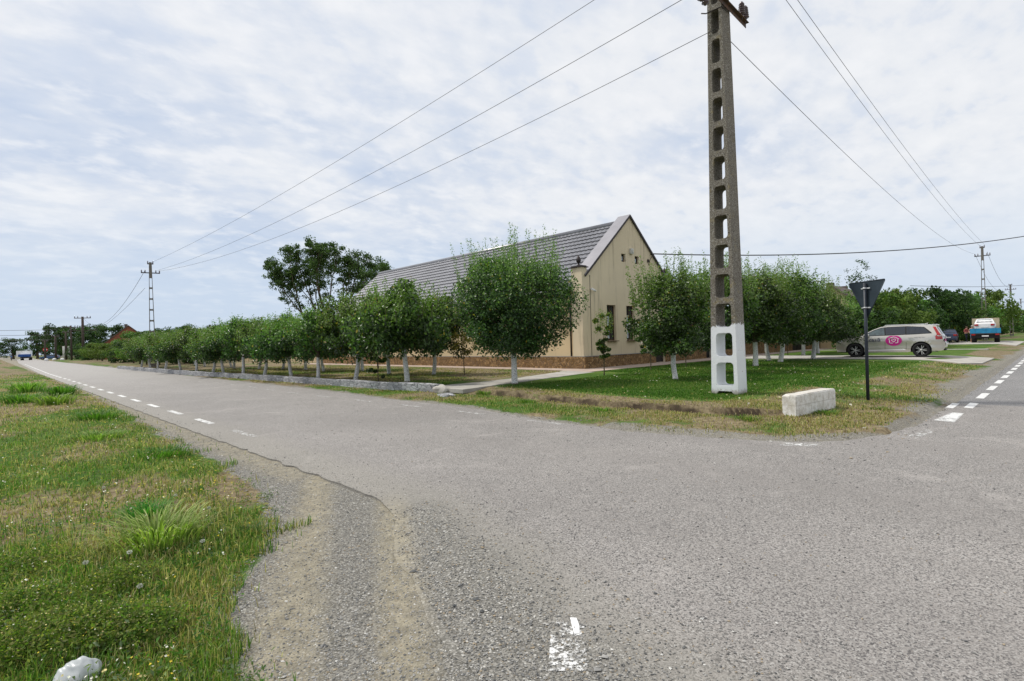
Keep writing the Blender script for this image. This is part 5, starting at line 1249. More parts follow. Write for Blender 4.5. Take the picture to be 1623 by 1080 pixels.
def hatch(name, L_, paint, label, loc, rz, grp=None, cat='car', wagon=0.0, parent=None):
    t = tag(empty(name, loc, rz), label, cat, grp)
    h = L_/2; wr = 0.31; A1, A2 = h*0.62, -h*0.62
    o = [(h-0.06, 0.26), (h, 0.45), (h-0.03, 0.70), (h-0.25, 0.84), (h*0.52, 0.98), (h*0.20, 1.33), (h*0.02, 1.42), (-h*0.35, 1.46), (-h*0.78, 1.38), (-h*0.93, 1.05), (-h+0.02, 0.92), (-h, 0.50), (-h+0.1, 0.28)]
    o += arch_pts(A2, wr, 0.37, 0.27, 8)[::-1]+arch_pts(A1, wr, 0.37, 0.27, 8)[::-1]
    c = Car(o, 0.87, 0.93, 0.62, 1.46, -h, h, (), 0.15)
    c.body('body', MT[paint], t)
    c.panel('side_window', [(h*0.44, 0.98), (h*0.16, 1.27), (0, 1.35), (-h*0.38, 1.38), (-h*0.70, 1.30), (-h*0.82, 1.02)], MT['car_glass'], t, 0.006, (-1, 1))
    c.band('windscreen', [(h*0.50, 1.0), (h*0.20, 1.33), (h*0.08, 1.39)], 0.85, MT['car_glass'], t)
    c.band('rear_window', [(-h*0.79, 1.35), (-h*0.92, 1.07)], 0.82, MT['car_glass'], t)
    c.panel('tail_light', [(-h*0.90, 1.05), (-h*0.99, 0.90), (-h*0.99, 0.72), (-h*0.86, 0.78)], MT['tail'], t, 0.01, (-1, 1))
    for sg in (-1, 1):
        mb = MB(); mb.box((sg*0.60, -h-0.01, 0.84), (0.26, 0.10, 0.20), bev=0.03); mb.build('tail_light', MT['tail'], t)
        mb = MB(); mb.box((sg*0.58, h-0.04, 0.66), (0.32, 0.12, 0.14), bev=0.03); mb.build('headlight', MT['lamp'], t)
    mb = MB(); mb.box((0, -h-0.055, 0.62), (0.52, 0.02, 0.11)); mb.build('number_plate', MT['white'], t)
    mb = MB(); mb.box((0, 0, 0.32), (1.3, L_*0.9, 0.12)); mb.box((0, A1, 0.5), (1.2, 0.8, 0.45)); mb.box((0, A2, 0.5), (1.2, 0.8, 0.45)); mb.build('underbody', MT['black'], t)
    for yy in (A1, A2):
        for xx in (-0.78, 0.78): wheel(t, xx, yy, wr, 0.2, 8)
    return t
hatch('parked_car', 4.1, 'navy', 'dark blue hatchback with red tail lights behind the silver car tail', (75.2, 9.3, 0.16), R(-84))
# flatbed lorry seen from behind
lo = tag(empty('lorry', (74.5, 6.15, 0.16), R(-86)), 'flatbed lorry with bright blue sideboards seen from behind, on the right verge', 'lorry')
mb = MB(); mb.box((0, 0.2, 0.78), (2.1, 5.0, 0.16)); mb.box((0, -2.25, 0.62), (2.2, 0.12, 0.3)); mb.build('chassis', MT['black'], lo)
mb = MB(); mb.box((0, -0.3, 0.93), (2.35, 4.2, 0.10)); mb.build('deck', MT['wood'], lo)
for nm, c_, d_ in (('sideboard', (0, -2.38, 1.22), (2.35, 0.06, 0.50)), ('sideboard', (-1.15, -0.3, 1.22), (0.06, 4.1, 0.46)), ('sideboard', (1.15, -0.3, 1.22), (0.06, 4.1, 0.46))):
    mb = MB(); mb.box(c_, d_, bev=0.01)
    if d_[0] > 1:
        for k in (-0.8, 0, 0.8): mb.box((k, -2.42, 1.22), (0.05, 0.03, 0.48))
    mb.build(nm, MT['cyan'], lo)
mb = MB(); mb.prism([(1.9, 0.8), (1.9, 2.2), (3.1, 2.2), (3.65, 1.5), (3.7, 0.6), (1.9, 0.6)], -1.02, 1.02, fn=lambda a, b_, t_: (t_, a, b_)); cb_ = mb.build('cab', MT['white_car'], lo)
mb = MB(); mb.box((0, 1.885, 1.80), (1.5, 0.02, 0.45)); mb.build('rear_window', MT['car_glass'], cb_)
mb = MB(); mb.box((0, 1.75, 1.75), (2.2, 0.05, 1.6)); mb.build('headboard', MT['cream'], lo)
for sg in (-1, 1):
    mb = MB(); mb.box((sg*0.9, -2.42, 0.84), (0.3, 0.06, 0.13)); mb.build('tail_light', MT['tail'], lo)
    mb = MB(); mb.box((sg*1.2, 2.7, 1.7), (0.12, 0.08, 0.35)); mb.build('wing_mirror', MT['black'], lo)
mb = MB(); mb.box((0, -2.43, 0.70), (0.52, 0.02, 0.12)); mb.build('number_plate', MT['white'], lo)
for xx in (-0.88, 0.88):
    wheel(lo, xx, -1.3, 0.40, 0.42, 6); wheel(lo, xx, 2.8, 0.40, 0.24, 6)
hatch('loaded_car', 3.6, 'white_car', 'white hatchback carried on the blue flatbed of the lorry', (74.2, 6.17, 1.14), R(-86))
# far left: white lorry with blue load, dark blue estate car
l2 = tag(empty('lorry', (8.2, 236, 0), R(172)), 'white box lorry with blue tarpaulin load at the far left end of the road', 'lorry')
mb = MB(); mb.box((0, 0, 0.85), (2.3, 6.0, 0.3)); mb.build('chassis', MT['black'], l2)
mb = MB(); mb.box((0.6, -1.3, 2.0), (3.6, 3.4, 2.1), bev=0.05); mb.build('cargo_box', MT['white_car'], l2)
mb = MB(); mb.prism([(1.0, 0.6), (1.0, 2.0), (2.0, 2.5), (2.6, 1.6), (2.9, 0.6)], -1.1, 1.1, fn=lambda a, b_, t_: (t_, a, b_)); mb.build('cab', MT['white_car'], l2)
mb = MB(); mb.box((0.1, 3.1, 1.5), (3.1, 0.9, 0.9), bev=0.25); mb.build('tarpaulin', MT['tarp'], l2)
for xx in (-1.0, 1.0):
    wheel(l2, xx, -2.0, 0.45, 0.4, 6); wheel(l2, xx, 2.0, 0.45, 0.4, 6)
hatch('parked_car', 4.6, 'blue_car', 'dark blue car parked side-on below the stop sign at the far left', (12.3, 207, 0.1), R(62))
hatch('parked_car', 4.3, 'champagne', 'pale grey car half hidden behind the far left roadside shrubs', (17.5, 214, 0.3), R(80))

# ------------------------------------------------------------------ signs, concrete block, litter
sg_ = tag(empty('give_way_sign', (13.96, 3.15, float(hgt(13.96, 3.15))), R(-122)), 'triangular road sign on a slim dark post, seen from behind beside the white concrete block', 'road sign')
MB().tube([(0, 0, -0.05), (0, 0, 2.62)], 0.034, 12).build('post', MT['sign_post'], sg_)
def tri(a, zc, y0, y1, r=0.04):
    h = a*math.sqrt(3)/2; P3 = [(-a/2, zc), (a/2, zc), (0, zc-h)]; o = []
    for i, p in enumerate(P3):
        pa = Vector(P3[i-1]); pb = Vector(P3[(i+1) % 3]); p = Vector(p); d1 = (pa-p).normalized(); d2 = (pb-p).normalized()
        for k in range(5):
            t_ = k/4; q = p+d1*r*(1-t_)**2+d2*r*t_**2; o.append((q.x, q.y))
    mb = MB(); mb.prism(o, y0, y1, fn=lambda a_, b_, t_: (a_, t_, b_)); return mb
pn = tri(0.97, 2.66, 0.045, 0.049).build('plate', MT['sign_back'], sg_)
mb = MB(); h3 = 0.97*math.sqrt(3)/2
mb.tube([(-0.455, 0.045, 2.655), (0.455, 0.045, 2.655)], 0.010, 5); mb.tube([(-0.465, 0.045, 2.63), (-0.01, 0.045, 2.66-h3+0.03)], 0.010, 5); mb.tube([(0.465, 0.045, 2.63), (0.01, 0.045, 2.66-h3+0.03)], 0.010, 5); mb.build('rim', MT['sign_back'], pn)
tri(0.96, 2.656, 0.0505, 0.0525).build('red_face', MT['red'], pn); tri(0.70, 2.58, 0.054, 0.056).build('white_face', MT['white'], pn)
for z in (2.50, 2.07):
    mb = MB(); mb.lathe([(0.036, -0.014), (0.043, -0.014), (0.043, 0.014), (0.036, 0.014)], 16, mat=Matrix.Translation((0, 0, z))); mb.box((-0.075, 0.02, z), (0.08, 0.012, 0.026)); mb.box((0.075, 0.02, z), (0.08, 0.012, 0.026)); mb.build('clamp', MT['zinc'], sg_)
# whitewashed concrete block
BA = math.atan2(3.50-3.76, 12.55-10.80)
bk = MB(); bmesh.ops.create_cube(bk.bm, size=1.0)
bmesh.ops.transform(bk.bm, matrix=Matrix.Translation((0, 0, 0.19)) @ Matrix.Diagonal((1.60, 0.28, 0.42, 1)), verts=bk.bm.verts)
bmesh.ops.bevel(bk.bm, geom=bk.bm.edges[:], offset=0.018, segments=2, affect='EDGES')
bmesh.ops.subdivide_edges(bk.bm, edges=[e_ for e_ in bk.bm.edges if e_.calc_length() > 0.15], cuts=14, use_grid_fill=True)
for v in bk.bm.verts:
    n = mn.noise(v.co*3)*0.006+mn.noise(v.co*15)*0.003; v.co += Vector((n*0.6, n, n*0.9))
    if v.co.x < -0.78 and v.co.z > 0.3 and v.co.y > 0: v.co.z -= 0.02
o = bk.build('concrete_block', MT['block']); o.location = (11.72, 3.64, 0.045); o.rotation_euler = (0, R(-0.6), BA)
tag(o, 'whitewashed concrete block lying on the grass between the big pole and the triangular sign', 'concrete block')
# crumpled white plastic bag at the bottom left
mb = MB(); bmesh.ops.create_icosphere(mb.bm, subdivisions=5, radius=0.5)
for v in mb.bm.verts:
    c0 = v.co.copy(); f = 1+0.30*mn.noise(c0*1.8+Vector((4, 0, 0)))-0.16*abs(mn.noise(Vector((c0.x*5, c0.y*2, c0.z*2))+Vector((0, 2, 0)))); v.co = Vector((c0.x*0.19*f, c0.y*0.15*f, (c0.z+0.2)*0.17*f))
for f in mb.bm.faces: f.smooth = True
o = mb.build('plastic_bag', MT['plastic']); o.location = (0.265, 3.28, 0.045); tag(o, 'crumpled white plastic bag in the weeds at the bottom left corner', 'bag')
# far stop sign and kerb stones
s_ = tag(empty('no_entry_sign', (11.6, 212, 0.4), R(170)), 'small round red sign with white bar at the far left end of the road', 'road sign')
MB().tube([(0, 0, 0), (0, 0, 3.0)], 0.06, 8).build('post', MT['zinc'], s_)
mb = MB(); mb.lathe([(0.62, 0), (0.62, 0.03)], 24, mat=Matrix.Translation((0, 0.05, 2.7)) @ Matrix.Rotation(-PI/2, 4, 'X')); f_ = mb.build('disc', MT['red'], s_)
mb = MB(); mb.box((0, 0.095, 2.7), (0.85, 0.01, 0.22)); mb.build('bar', MT['white'], f_)
for i, (x, y) in enumerate([(9.9, 178), (11.3, 176), (12.4, 170)]):
    mb = MB(); mb.lathe([(0.42, 0), (0.40, 0.45), (0.28, 0.62), (0.02, 0.68)], 14); o = mb.build('bollard', MT['white']); o.location = (x, y, 0)
    tag(o, ('left', 'middle', 'right')[i]+' of three white stones at the far left road corner', 'bollard', 'white stones at the far corner')

# ------------------------------------------------------------------ people
def person(name, loc, rz, label, J, mats, hair, sc=1.0):
    """one skinned body; joints dict name -> (x,y,z,r); mats(z)->material index"""
    t = tag(empty(name, loc, rz, sc), label, 'person')
    E_ = [('pelvis', 'waist'), ('waist', 'chest'), ('chest', 'neck'), ('neck', 'chin'), ('chin', 'head')]
    for s in 'lr':
        E_ += [('pelvis', s+'hip'), (s+'hip', s+'knee'), (s+'knee', s+'ankle'), (s+'ankle', s+'toe'), ('chest', s+'sho'), (s+'sho', s+'elb'), (s+'elb', s+'wri'), (s+'wri', s+'palm')]
        px, py, pz, _ = J[s+'palm']; wx, wy, wz, _ = J[s+'wri']; d = Vector((px-wx, py-wy, pz-wz)).normalized(); sd = d.cross(Vector((1, 0, 0))); sd = sd.normalized() if sd.length > 0.1 else Vector((0, 1, 0))
        for k, (off, ln) in enumerate(((-0.033, 0.066), (-0.011, 0.078), (0.011, 0.074), (0.033, 0.058))):
            b = Vector((px, py, pz))+sd*off; a1 = b+d*ln*0.55; a2 = a1+(d*0.8+Vector((0, 0.3, 0)))*ln*0.5
            J[f'{s}f{k}a'] = (*a1, 0.009); J[f'{s}f{k}b'] = (*a2, 0.007); E_ += [(s+'palm', f'{s}f{k}a'), (f'{s}f{k}a', f'{s}f{k}b')]
        a1 = Vector((wx, wy, wz))+d*0.03+sd*-0.045; J[s+'tha'] = (*a1, 0.010); J[s+'thb'] = (*(a1+d*0.035-sd*0.012), 0.008); E_ += [(s+'wri', s+'tha'), (s+'tha', s+'thb')]
    ks = list(J); me = bpy.data.meshes.new('body'); me.from_pydata([J[k][:3] for k in ks], [(ks.index(a), ks.index(b)) for a, b in E_], [])
    o = bpy.data.objects.new('body', me); COL.objects.link(o)
    md = o.modifiers.new('s', 'SKIN'); md.use_smooth_shade = True
    for i, k in enumerate(ks):
        r_ = J[k][3]; me.skin_vertices[0].data[i].radius = (r_, r_); me.skin_vertices[0].data[i].use_root = (k == 'pelvis')
    o.modifiers.new('b', 'SUBSURF').levels = 1
    dg = bpy.context.evaluated_depsgraph_get(); nm = bpy.data.meshes.new_from_object(o.evaluated_get(dg)); bpy.data.objects.remove(o)
    ob = link('body', nm, [MT[m] for m in mats[0]], t)
    for p in nm.polygons: p.material_index = mats[1](p.center)
    hx, hy, hz, _ = J['head']
    mb = MB(); bmesh.ops.create_icosphere(mb.bm, subdivisions=2, radius=0.105)
    for v in mb.bm.verts: v.co = Vector((v.co.x, v.co.y*1.08-0.018, v.co.z*0.85+0.03))+Vector((hx, hy, hz))
    for f in mb.bm.faces: f.smooth = True
    mb.build('hair', MT[hair], t)
    mb = MB(); mb.box((hx, hy+0.105, hz-0.02), (0.025, 0.03, 0.05), bev=0.008); mb.build('nose', MT['skin'], t)
    mb = MB(); mb.box((hx-0.035, hy+0.094, hz+0.005), (0.025, 0.012, 0.012)); mb.box((hx+0.035, hy+0.094, hz+0.005), (0.025, 0.012, 0.012)); mb.build('eyes', MT['ink'], t)
    return t
def standing(lean=0.0, arm=0.25, step=0.08):
    J = {'pelvis': (0, 0, 0.94, 0.135), 'waist': (0, lean*0.3, 1.10, 0.125), 'chest': (0, lean*0.7, 1.34, 0.145), 'neck': (0, lean, 1.50, 0.055), 'chin': (0, lean+0.02, 1.56, 0.065), 'head': (0, lean+0.03, 1.64, 0.09)}
    for s, q in (('l', -1), ('r', 1)):
        J.update({s+'hip': (q*0.10, 0, 0.86, 0.095), s+'knee': (q*0.11, q*step+0.03, 0.48, 0.062), s+'ankle': (q*0.12, q*step, 0.09, 0.042), s+'toe': (q*0.14, q*step+0.16, 0.035, 0.036),
                  s+'sho': (q*0.19, lean*0.8, 1.42, 0.06), s+'elb': (q*(0.21+arm*0.2), lean*0.7-0.03, 1.14, 0.043), s+'wri': (q*0.22, lean*0.7+arm*0.6, 0.95+arm*0.3, 0.028), s+'palm': (q*0.215, lean*0.7+arm*0.6+0.05, 0.87+arm*0.3, 0.030)})
    return J
person('person', (76.0, 7.35, 0.16), R(100), 'bare-chested person in jeans shorts standing left of the blue lorry', standing(0.02, 0.3), (('skin', 'denim'), lambda c: 1 if 0.45 < c.z < 0.98 and abs(c.x) < 0.2 else 0), 'grey_hair', 1.04)
person('person', (77.3, 8.0, 0.16), R(150), 'person in a red top behind the dark blue hatchback', standing(0.05, 0.6), (('skin', 'redshirt', 'dark_cloth'), lambda c: 2 if c.z < 0.97 else 1 if c.z < 1.48 and c.z > 1.1 else 0), 'hair', 1.0)
person('person', (80.5, 9.9, 0.16), R(200), 'person standing beyond the roof of the dark blue hatchback', standing(0.0, 0.2), (('skin', 'dark_cloth'), lambda c: 1 if c.z < 1.45 else 0), 'grey_hair', 1.0)
J = standing(0.25, 0.5, 0.0)
for s, q in (('l', -1), ('r', 1)):
    J[s+'knee'] = (q*0.11, 0.36, 0.72+0.1*q, 0.062); J[s+'ankle'] = (q*0.11, 0.14+0.14*q, 0.33+0.1*q, 0.042); J[s+'toe'] = (q*0.12, 0.30+0.14*q, 0.30+0.1*q, 0.036)
    J[s+'wri'] = (q*0.24, 0.58, 1.07, 0.028); J[s+'palm'] = (q*0.24, 0.64, 1.04, 0.03); J[s+'elb'] = (q*0.26, 0.40, 1.15, 0.043)
person('person', (4.6, 236, 0.02), R(175), 'person in blue clothes riding a bicycle at the far left', J, (('skin', 'blue_cloth', 'dark_cloth'), lambda c: 2 if c.z < 0.97 else 1 if c.z < 1.5 and abs(c.y) < 0.4 else 0), 'hair', 1.0)
bc = tag(empty('bicycle', (4.6, 236, 0.02), R(175)), 'bicycle under the blue-clothed rider at the far left', 'bicycle')
for yy in (-0.42, 0.62):
    mb = MB(); n = 24; mb.tube([(0, yy+0.33*math.cos(2*PI*k/n), 0.34+0.33*math.sin(2*PI*k/n)) for k in range(n+1)], 0.018, 5); wv_ = mb.build('wheel', MT['rubber'], bc)
    mb = MB()
    for k in range(8): mb.tube([(0, yy, 0.34), (0, yy+0.32*math.cos(PI*k/4), 0.34+0.32*math.sin(PI*k/4))], 0.003, 3)
    mb.build('spokes', MT['zinc'], wv_)
mb = MB(); mb.tube([(0, -0.42, 0.34), (0, 0.05, 0.30), (0, 0.47, 0.85), (0, -0.08, 0.80), (0, 0.05, 0.30)], 0.017, 6); mb.tube([(0, -0.42, 0.34), (0, -0.08, 0.80), (0, -0.10, 0.88)], 0.013, 6); mb.tube([(0, 0.62, 0.34), (0, 0.45, 0.98)], 0.015, 6); mb.build('frame', MT['blue_car'], bc)
mb = MB(); mb.box((0, -0.10, 0.90), (0.14, 0.24, 0.05), bev=0.02); mb.build('saddle', MT['black'], bc)
mb = MB(); mb.tube([(-0.27, 0.55, 1.03), (-0.1, 0.46, 1.0), (0.1, 0.46, 1.0), (0.27, 0.55, 1.03)], 0.013, 6); mb.build('handlebar', MT['zinc'], bc)

# ------------------------------------------------------------------ grass, weeds, gravel
def blades(name, P, hgts, wd, col, seed, m='grass', lean=0.5, par=None):
    rs = np.random.RandomState(seed); n = len(P)
    a = rs.rand(n)*2*PI; side = np.stack([np.cos(a), np.sin(a), np.zeros(n)], 1)*wd[:, None]/2
    b = rs.rand(n)*2*PI; ln = (rs.rand(n)**1.3*lean*hgts)[:, None]; dr = np.stack([np.cos(b), np.sin(b), np.zeros(n)], 1)
    up = np.array([0, 0, 1.0]); h = hgts[:, None]
    v0 = P-side; v1 = P+side; v2 = P+dr*ln*0.3+up*h*0.55-side*0.8; v3 = P+dr*ln*0.3+up*h*0.55+side*0.8; v4 = P+dr*ln+up*h*(1-0.25*(ln/np.maximum(h, 1e-6)))
    V = np.stack([v0, v1, v2, v3, v4], 1).reshape(-1, 3); i = np.arange(n)*5
    F = np.concatenate([np.stack([i, i+1, i+3], 1), np.stack([i, i+3, i+2], 1), np.stack([i+2, i+3, i+4], 1)])
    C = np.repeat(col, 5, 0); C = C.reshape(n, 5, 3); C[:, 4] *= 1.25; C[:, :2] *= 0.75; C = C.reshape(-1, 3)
    return link(name, npmesh(name, V, F, C), MT[m], par)
def pick(rs, n, *cols):
    k = rs.randint(0, len(cols), n); return np.array(cols)[k]*(0.7+0.6*rs.rand(n))[:, None]
GR1 = ((0.075, 0.15, 0.02), (0.12, 0.20, 0.035), (0.045, 0.095, 0.018), (0.17, 0.21, 0.05)); ST = ((0.36, 0.29, 0.15), (0.28, 0.22, 0.11), (0.20, 0.15, 0.07), (0.42, 0.36, 0.21))
# left verge
rs = np.random.RandomState(5); n = 330000
rr_ = np.exp(rs.uniform(math.log(1.9), math.log(60), n)); an = R(90)-rs.rand(n)**1.0*R(58)+R(9)
x = rr_*np.cos(an); y = rr_*np.sin(an)
ge = grass_edge(y); ed = ge-x+(fb(x, y, 0.5, 61)-0.5)*1.25
keep = (ed > 0) & (x > -6) & (x < 2.9) | ((ed > -0.35) & (rs.rand(n) < 0.03) & (x < 2.8))
g_, _, _ = zones(x, y); dens = 0.35+0.65*fb(x, y, 0.35, 62); keep &= rs.rand(n) < dens
bare = (fb(x, y, 0.8, 66) > 0.62) & (y > 4.6); keep &= ~(bare & (rs.rand(len(x)) < 0.6))
x, y, g_, rr_ = x[keep], y[keep], g_[keep], rr_[keep]; n = len(x)
patch = fb(x, y, 1.1, 63); pg = np.clip(g_+(patch-0.5)*1.3, 0, 1); isg = rs.rand(n) < pg*0.80+0.02
tuft = fb(x, y, 0.55, 64)
h = np.where(isg, 0.045+0.085*tuft*rs.rand(n)*1.6, 0.03+0.07*rs.rand(n)); h *= np.where(y < 6, 1.15, 1.0)
h = h*(1+0.9*(np.clip((0.5-np.abs(y-26)/10), 0, 1)*(x < 1.8)))
wd = 0.0035+0.0011*rr_*0.55*(0.6+0.6*rs.rand(n)); wd = np.minimum(wd, 0.03)
col = np.where(isg[:, None], pick(rs, n, *GR1), pick(rs, n, *ST))
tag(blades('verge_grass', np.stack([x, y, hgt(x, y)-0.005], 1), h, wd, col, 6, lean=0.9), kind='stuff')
# lawn, dry corner, orchard floor and road-side strip
rs = np.random.RandomState(8); n = 330000
rr_ = np.exp(rs.uniform(math.log(8.0), math.log(46), n)); an = rs.uniform(R(3), R(80), n)
x = rr_*np.cos(an); y = rr_*np.sin(an)
keep = (x > right_edge(y)+0.15) & (y > 2.15) & ~((y > 12.8) & (y < 15.2) & (x > 10.4) & (x < 19.6)) & ~((y > 14.6) & (x > 19)) & ~((x > 19.3)) | ((x > 19.3) & (y < 14.5) & (y > 2.6) & (x < 33))
keep &= ~((np.abs(x-wall_x(y)-0.14) < 0.2) & (y > 14.2)) & ~((x > 30.4) & (y > 2.6))
pth = ip(x, [10.35, 11.3, 13.2, 15.5, 18.9], [12.95, 13.15, 13.55, 13.95, 14.45]); keep &= ~((y > pth-0.03) & (y < 16) & (x > 10.3) & (x < 19.6))
x, y, rr_ = x[keep], y[keep], rr_[keep]; n = len(x); g_, gv, _ = zones(x, y)
lush = (g_ > 0.8); isg = rs.rand(n) < np.clip((g_-0.30)*1.6, 0.16, 1); k2 = rs.rand(n) > gv*0.9; k2 &= ~((soil_zone(x, y) > 0.3) & (rs.rand(n) < 0.8)); k2 &= ~((fb(x, y, 0.9, 67) > 0.52) & ~(g_ > 0.8) & (rs.rand(n) < 0.8))
x, y, rr_, lush, isg = x[k2], y[k2], rr_[k2], lush[k2], isg[k2]; n = len(x)
h = np.where(lush, 0.035+0.03*rs.rand(n), 0.022+0.055*rs.rand(n)**2); wd = 0.004+0.0011*rr_*(0.6+0.6*rs.rand(n))*0.8
lp = fb(x, y, 2.2, 81)[:, None]; lcol = pick(rs, n, (0.035, 0.095, 0.010), (0.055, 0.125, 0.014), (0.07, 0.135, 0.02)); lcol = np.where(rs.rand(n)[:, None] < (lp-0.35)*1.3, pick(rs, n, (0.12, 0.16, 0.04), (0.15, 0.17, 0.05)), lcol)
col = np.where(isg[:, None], np.where(lush[:, None], lcol, pick(rs, n, *GR1)), pick(rs, n, *ST))
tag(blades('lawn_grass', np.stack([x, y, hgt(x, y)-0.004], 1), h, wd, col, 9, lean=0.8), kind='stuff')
# small broad-leaved plants between the blades
rs = np.random.RandomState(31); n = 900; rr_ = np.exp(rs.uniform(math.log(2.3), math.log(20), n)); an = R(90)-rs.rand(n)*R(55)+R(6); x = rr_*np.cos(an); y = rr_*np.sin(an)
keep = (grass_edge(y)-x > -0.15) & (x > -2.5); x, y = x[keep], y[keep]; n = len(x); m = 26
ctr = np.repeat(np.stack([x, y, hgt(x, y)+0.02], 1), m, 0); rd = np.repeat(0.03+0.07*rs.rand(n)**2, m); off = rs.normal(size=(n*m, 3)); off[:, 2] = np.abs(off[:, 2])*0.9
base_c = np.repeat(pick(rs, n, (0.05, 0.11, 0.02), (0.09, 0.17, 0.035), (0.13, 0.17, 0.05), (0.10, 0.13, 0.07)), m, 0)
V, F, Cc = leaf_arrays(rs, ctr+off*rd[:, None]*0.8, 0.012+0.25*rd, base_c*(0.75+0.5*rs.rand(n*m))[:, None], 0.8, ws=0.45)
tag(link('verge_herbs', npmesh('verge_herbs', V, F, Cc), MT['grass']), kind='stuff')
# dry straw lying flat
n = 26000; rr_ = np.exp(rs.uniform(math.log(2.2), math.log(30), n)); an = R(90)-rs.rand(n)*R(60)+R(6); x = rr_*np.cos(an); y = rr_*np.sin(an)
keep = (grass_edge(y)-x > -0.12) & (x > -3); x, y, rr_ = x[keep], y[keep], rr_[keep]; n = len(x)
V, F, Cc = leaf_arrays(rs, np.stack([x, y, hgt(x, y)+0.006+0.012*rs.rand(n)], 1), 0.03+0.05*rs.rand(n)+0.001*rr_, pick(rs, n, *ST), 3.0, ws=0.10)
tag(link('dry_straw', npmesh('dry_straw', V, F, Cc), MT['grass']), kind='stuff')
# small flowers and seed heads in the verge
rs = np.random.RandomState(12); n = 9000
rr_ = np.exp(rs.uniform(math.log(2.2), math.log(24), n)); an = R(90)-rs.rand(n)*R(55)+R(5); x = rr_*np.cos(an); y = rr_*np.sin(an)
keep = (grass_edge(y)-x > 0.1) & (x > -2) & (rs.rand(n) < ss(fb(x, y, 0.7, 71), 0.35, 0.6)*np.where(y < 5.5, 1.0, 0.45)); x, y, rr_ = x[keep], y[keep], rr_[keep]; n = len(x)
C = np.stack([x, y, hgt(x, y)+0.05+0.08*rs.rand(n)], 1); col = pick(rs, n, (0.65, 0.63, 0.55), (0.55, 0.42, 0.05), (0.62, 0.52, 0.25), (0.6, 0.6, 0.5))
V, F, Cc = leaf_arrays(rs, C, 0.011+0.0012*rr_, col, 1.5, ws=0.95)
tag(link('tiny_flowers', npmesh('tiny_flowers', V, F, Cc), MT['flower']), kind='stuff')
# fallen leaves and litter specks on the lawn
n = 420; x = rs.uniform(11, 30, n); y = rs.uniform(2.6, 13, n); keep = (x > right_edge(y)+0.6)&(y > 3); x, y = x[keep], y[keep]; n = len(x)
V, F, Cc = leaf_arrays(rs, np.stack([x, y, hgt(x, y)+0.05], 1), 0.07, pick(rs, n, (0.45, 0.42, 0.25), (0.5, 0.48, 0.40), (0.35, 0.30, 0.12)), 2.0)
tag(link('fallen_leaves', npmesh('fallen_leaves', V, F, Cc), MT['flower']), kind='stuff')
# gravel stones
rs = np.random.RandomState(15)
def stones(name, x, y, z, s, seed, pale=0.35):
    rs = np.random.RandomState(seed); n = len(x)
    B = np.array([(1, 0, 0), (-1, 0, 0), (0, 1, 0), (0, -1, 0), (0, 0, 1), (0, 0, -1.)])
    FB = np.array([(0, 2, 4), (2, 1, 4), (1, 3, 4), (3, 0, 4), (2, 0, 5), (1, 2, 5), (3, 1, 5), (0, 3, 5)])
    V = B[None]*(0.6+0.7*rs.rand(n, 6, 1)); V += rs.normal(size=V.shape)*0.18; V *= (s[:, None, None])*np.array([1, 0.75, 0.42])[None, None]
    a = rs.rand(n)*2*PI; c_, s_ = np.cos(a)[:, None], np.sin(a)[:, None]; X = V[..., 0]*c_-V[..., 1]*s_; Y = V[..., 0]*s_+V[..., 1]*c_; V[..., 0] = X; V[..., 1] = Y
    V += np.stack([x, y, z+s*0.2], 1)[:, None]; F = (np.arange(n)*6)[:, None, None]+FB[None]
    f = (rs.rand(n)**(2.2 if pale > 0.5 else 1))[:, None]; col = np.array((0.07, 0.072, 0.075) if pale > 0.5 else (0.085, 0.088, 0.09))*(1-f)+np.array((0.40, 0.39, 0.37))*f; q = rs.rand(n) < 0.12; col[q] = np.array((0.33, 0.27, 0.19)); q = rs.rand(n) < 0.03; col[q] = (0.6, 0.59, 0.56)
    return tag(link(name, npmesh(name, V.reshape(-1, 3), F.reshape(-1, 3), np.repeat(col, 6, 0)), MT['stone_bits']), kind='stuff')
n = 120000; rr_ = np.exp(rs.uniform(math.log(1.7), math.log(26), n)); an = rs.uniform(R(20), R(92), n); x = rr_*np.cos(an); y = rr_*np.sin(an)
ge = grass_edge(y); le = left_edge(y); dn = np.where(x < ge, 0.10*np.exp(-(ge-x)/0.3), 1.0)
dz = zones(x, y)[2]; dn = np.where(x > ge, 0.8-0.25*dz, dn); dn = np.where(x > le-0.05, np.where(y < 4.6, 0.75*np.exp(-np.maximum(x-np.clip(1.60+0.333*y, 2.0, 2.9), 0)/0.35), 0.22*np.exp(-np.maximum(x-le, 0)/0.15)), dn)
keep = (rs.rand(n) < dn) & (x > 0.2); x, y, rr_ = x[keep], y[keep], rr_[keep]; n = len(x)
s = (0.0028+0.0065*rs.rand(n)**3.0+0.0006*rr_); s[rs.rand(n) < 0.006] *= 2.2
zz_ = np.where(x > left_edge(y), 0.002, hgt(x, y)); stones('gravel', x, y, zz_, s, 16)
n = 15000; x = rs.uniform(7.6, 30, n); y = rs.uniform(1.6, 9, n); a_ = np.where(y < 2.6, y-1.75, x-right_edge(y)); keep = (a_ > -0.12) & (rs.rand(n) < np.exp(-np.maximum(a_, 0)/0.4)*0.9) & ((x < 12) | (y > 1.7)); x, y = x[keep], y[keep]
stones('roadside_gravel', x, y, np.maximum(hgt(x, y), 0.0), 0.008+0.02*rs.rand(len(x))**3, 18)
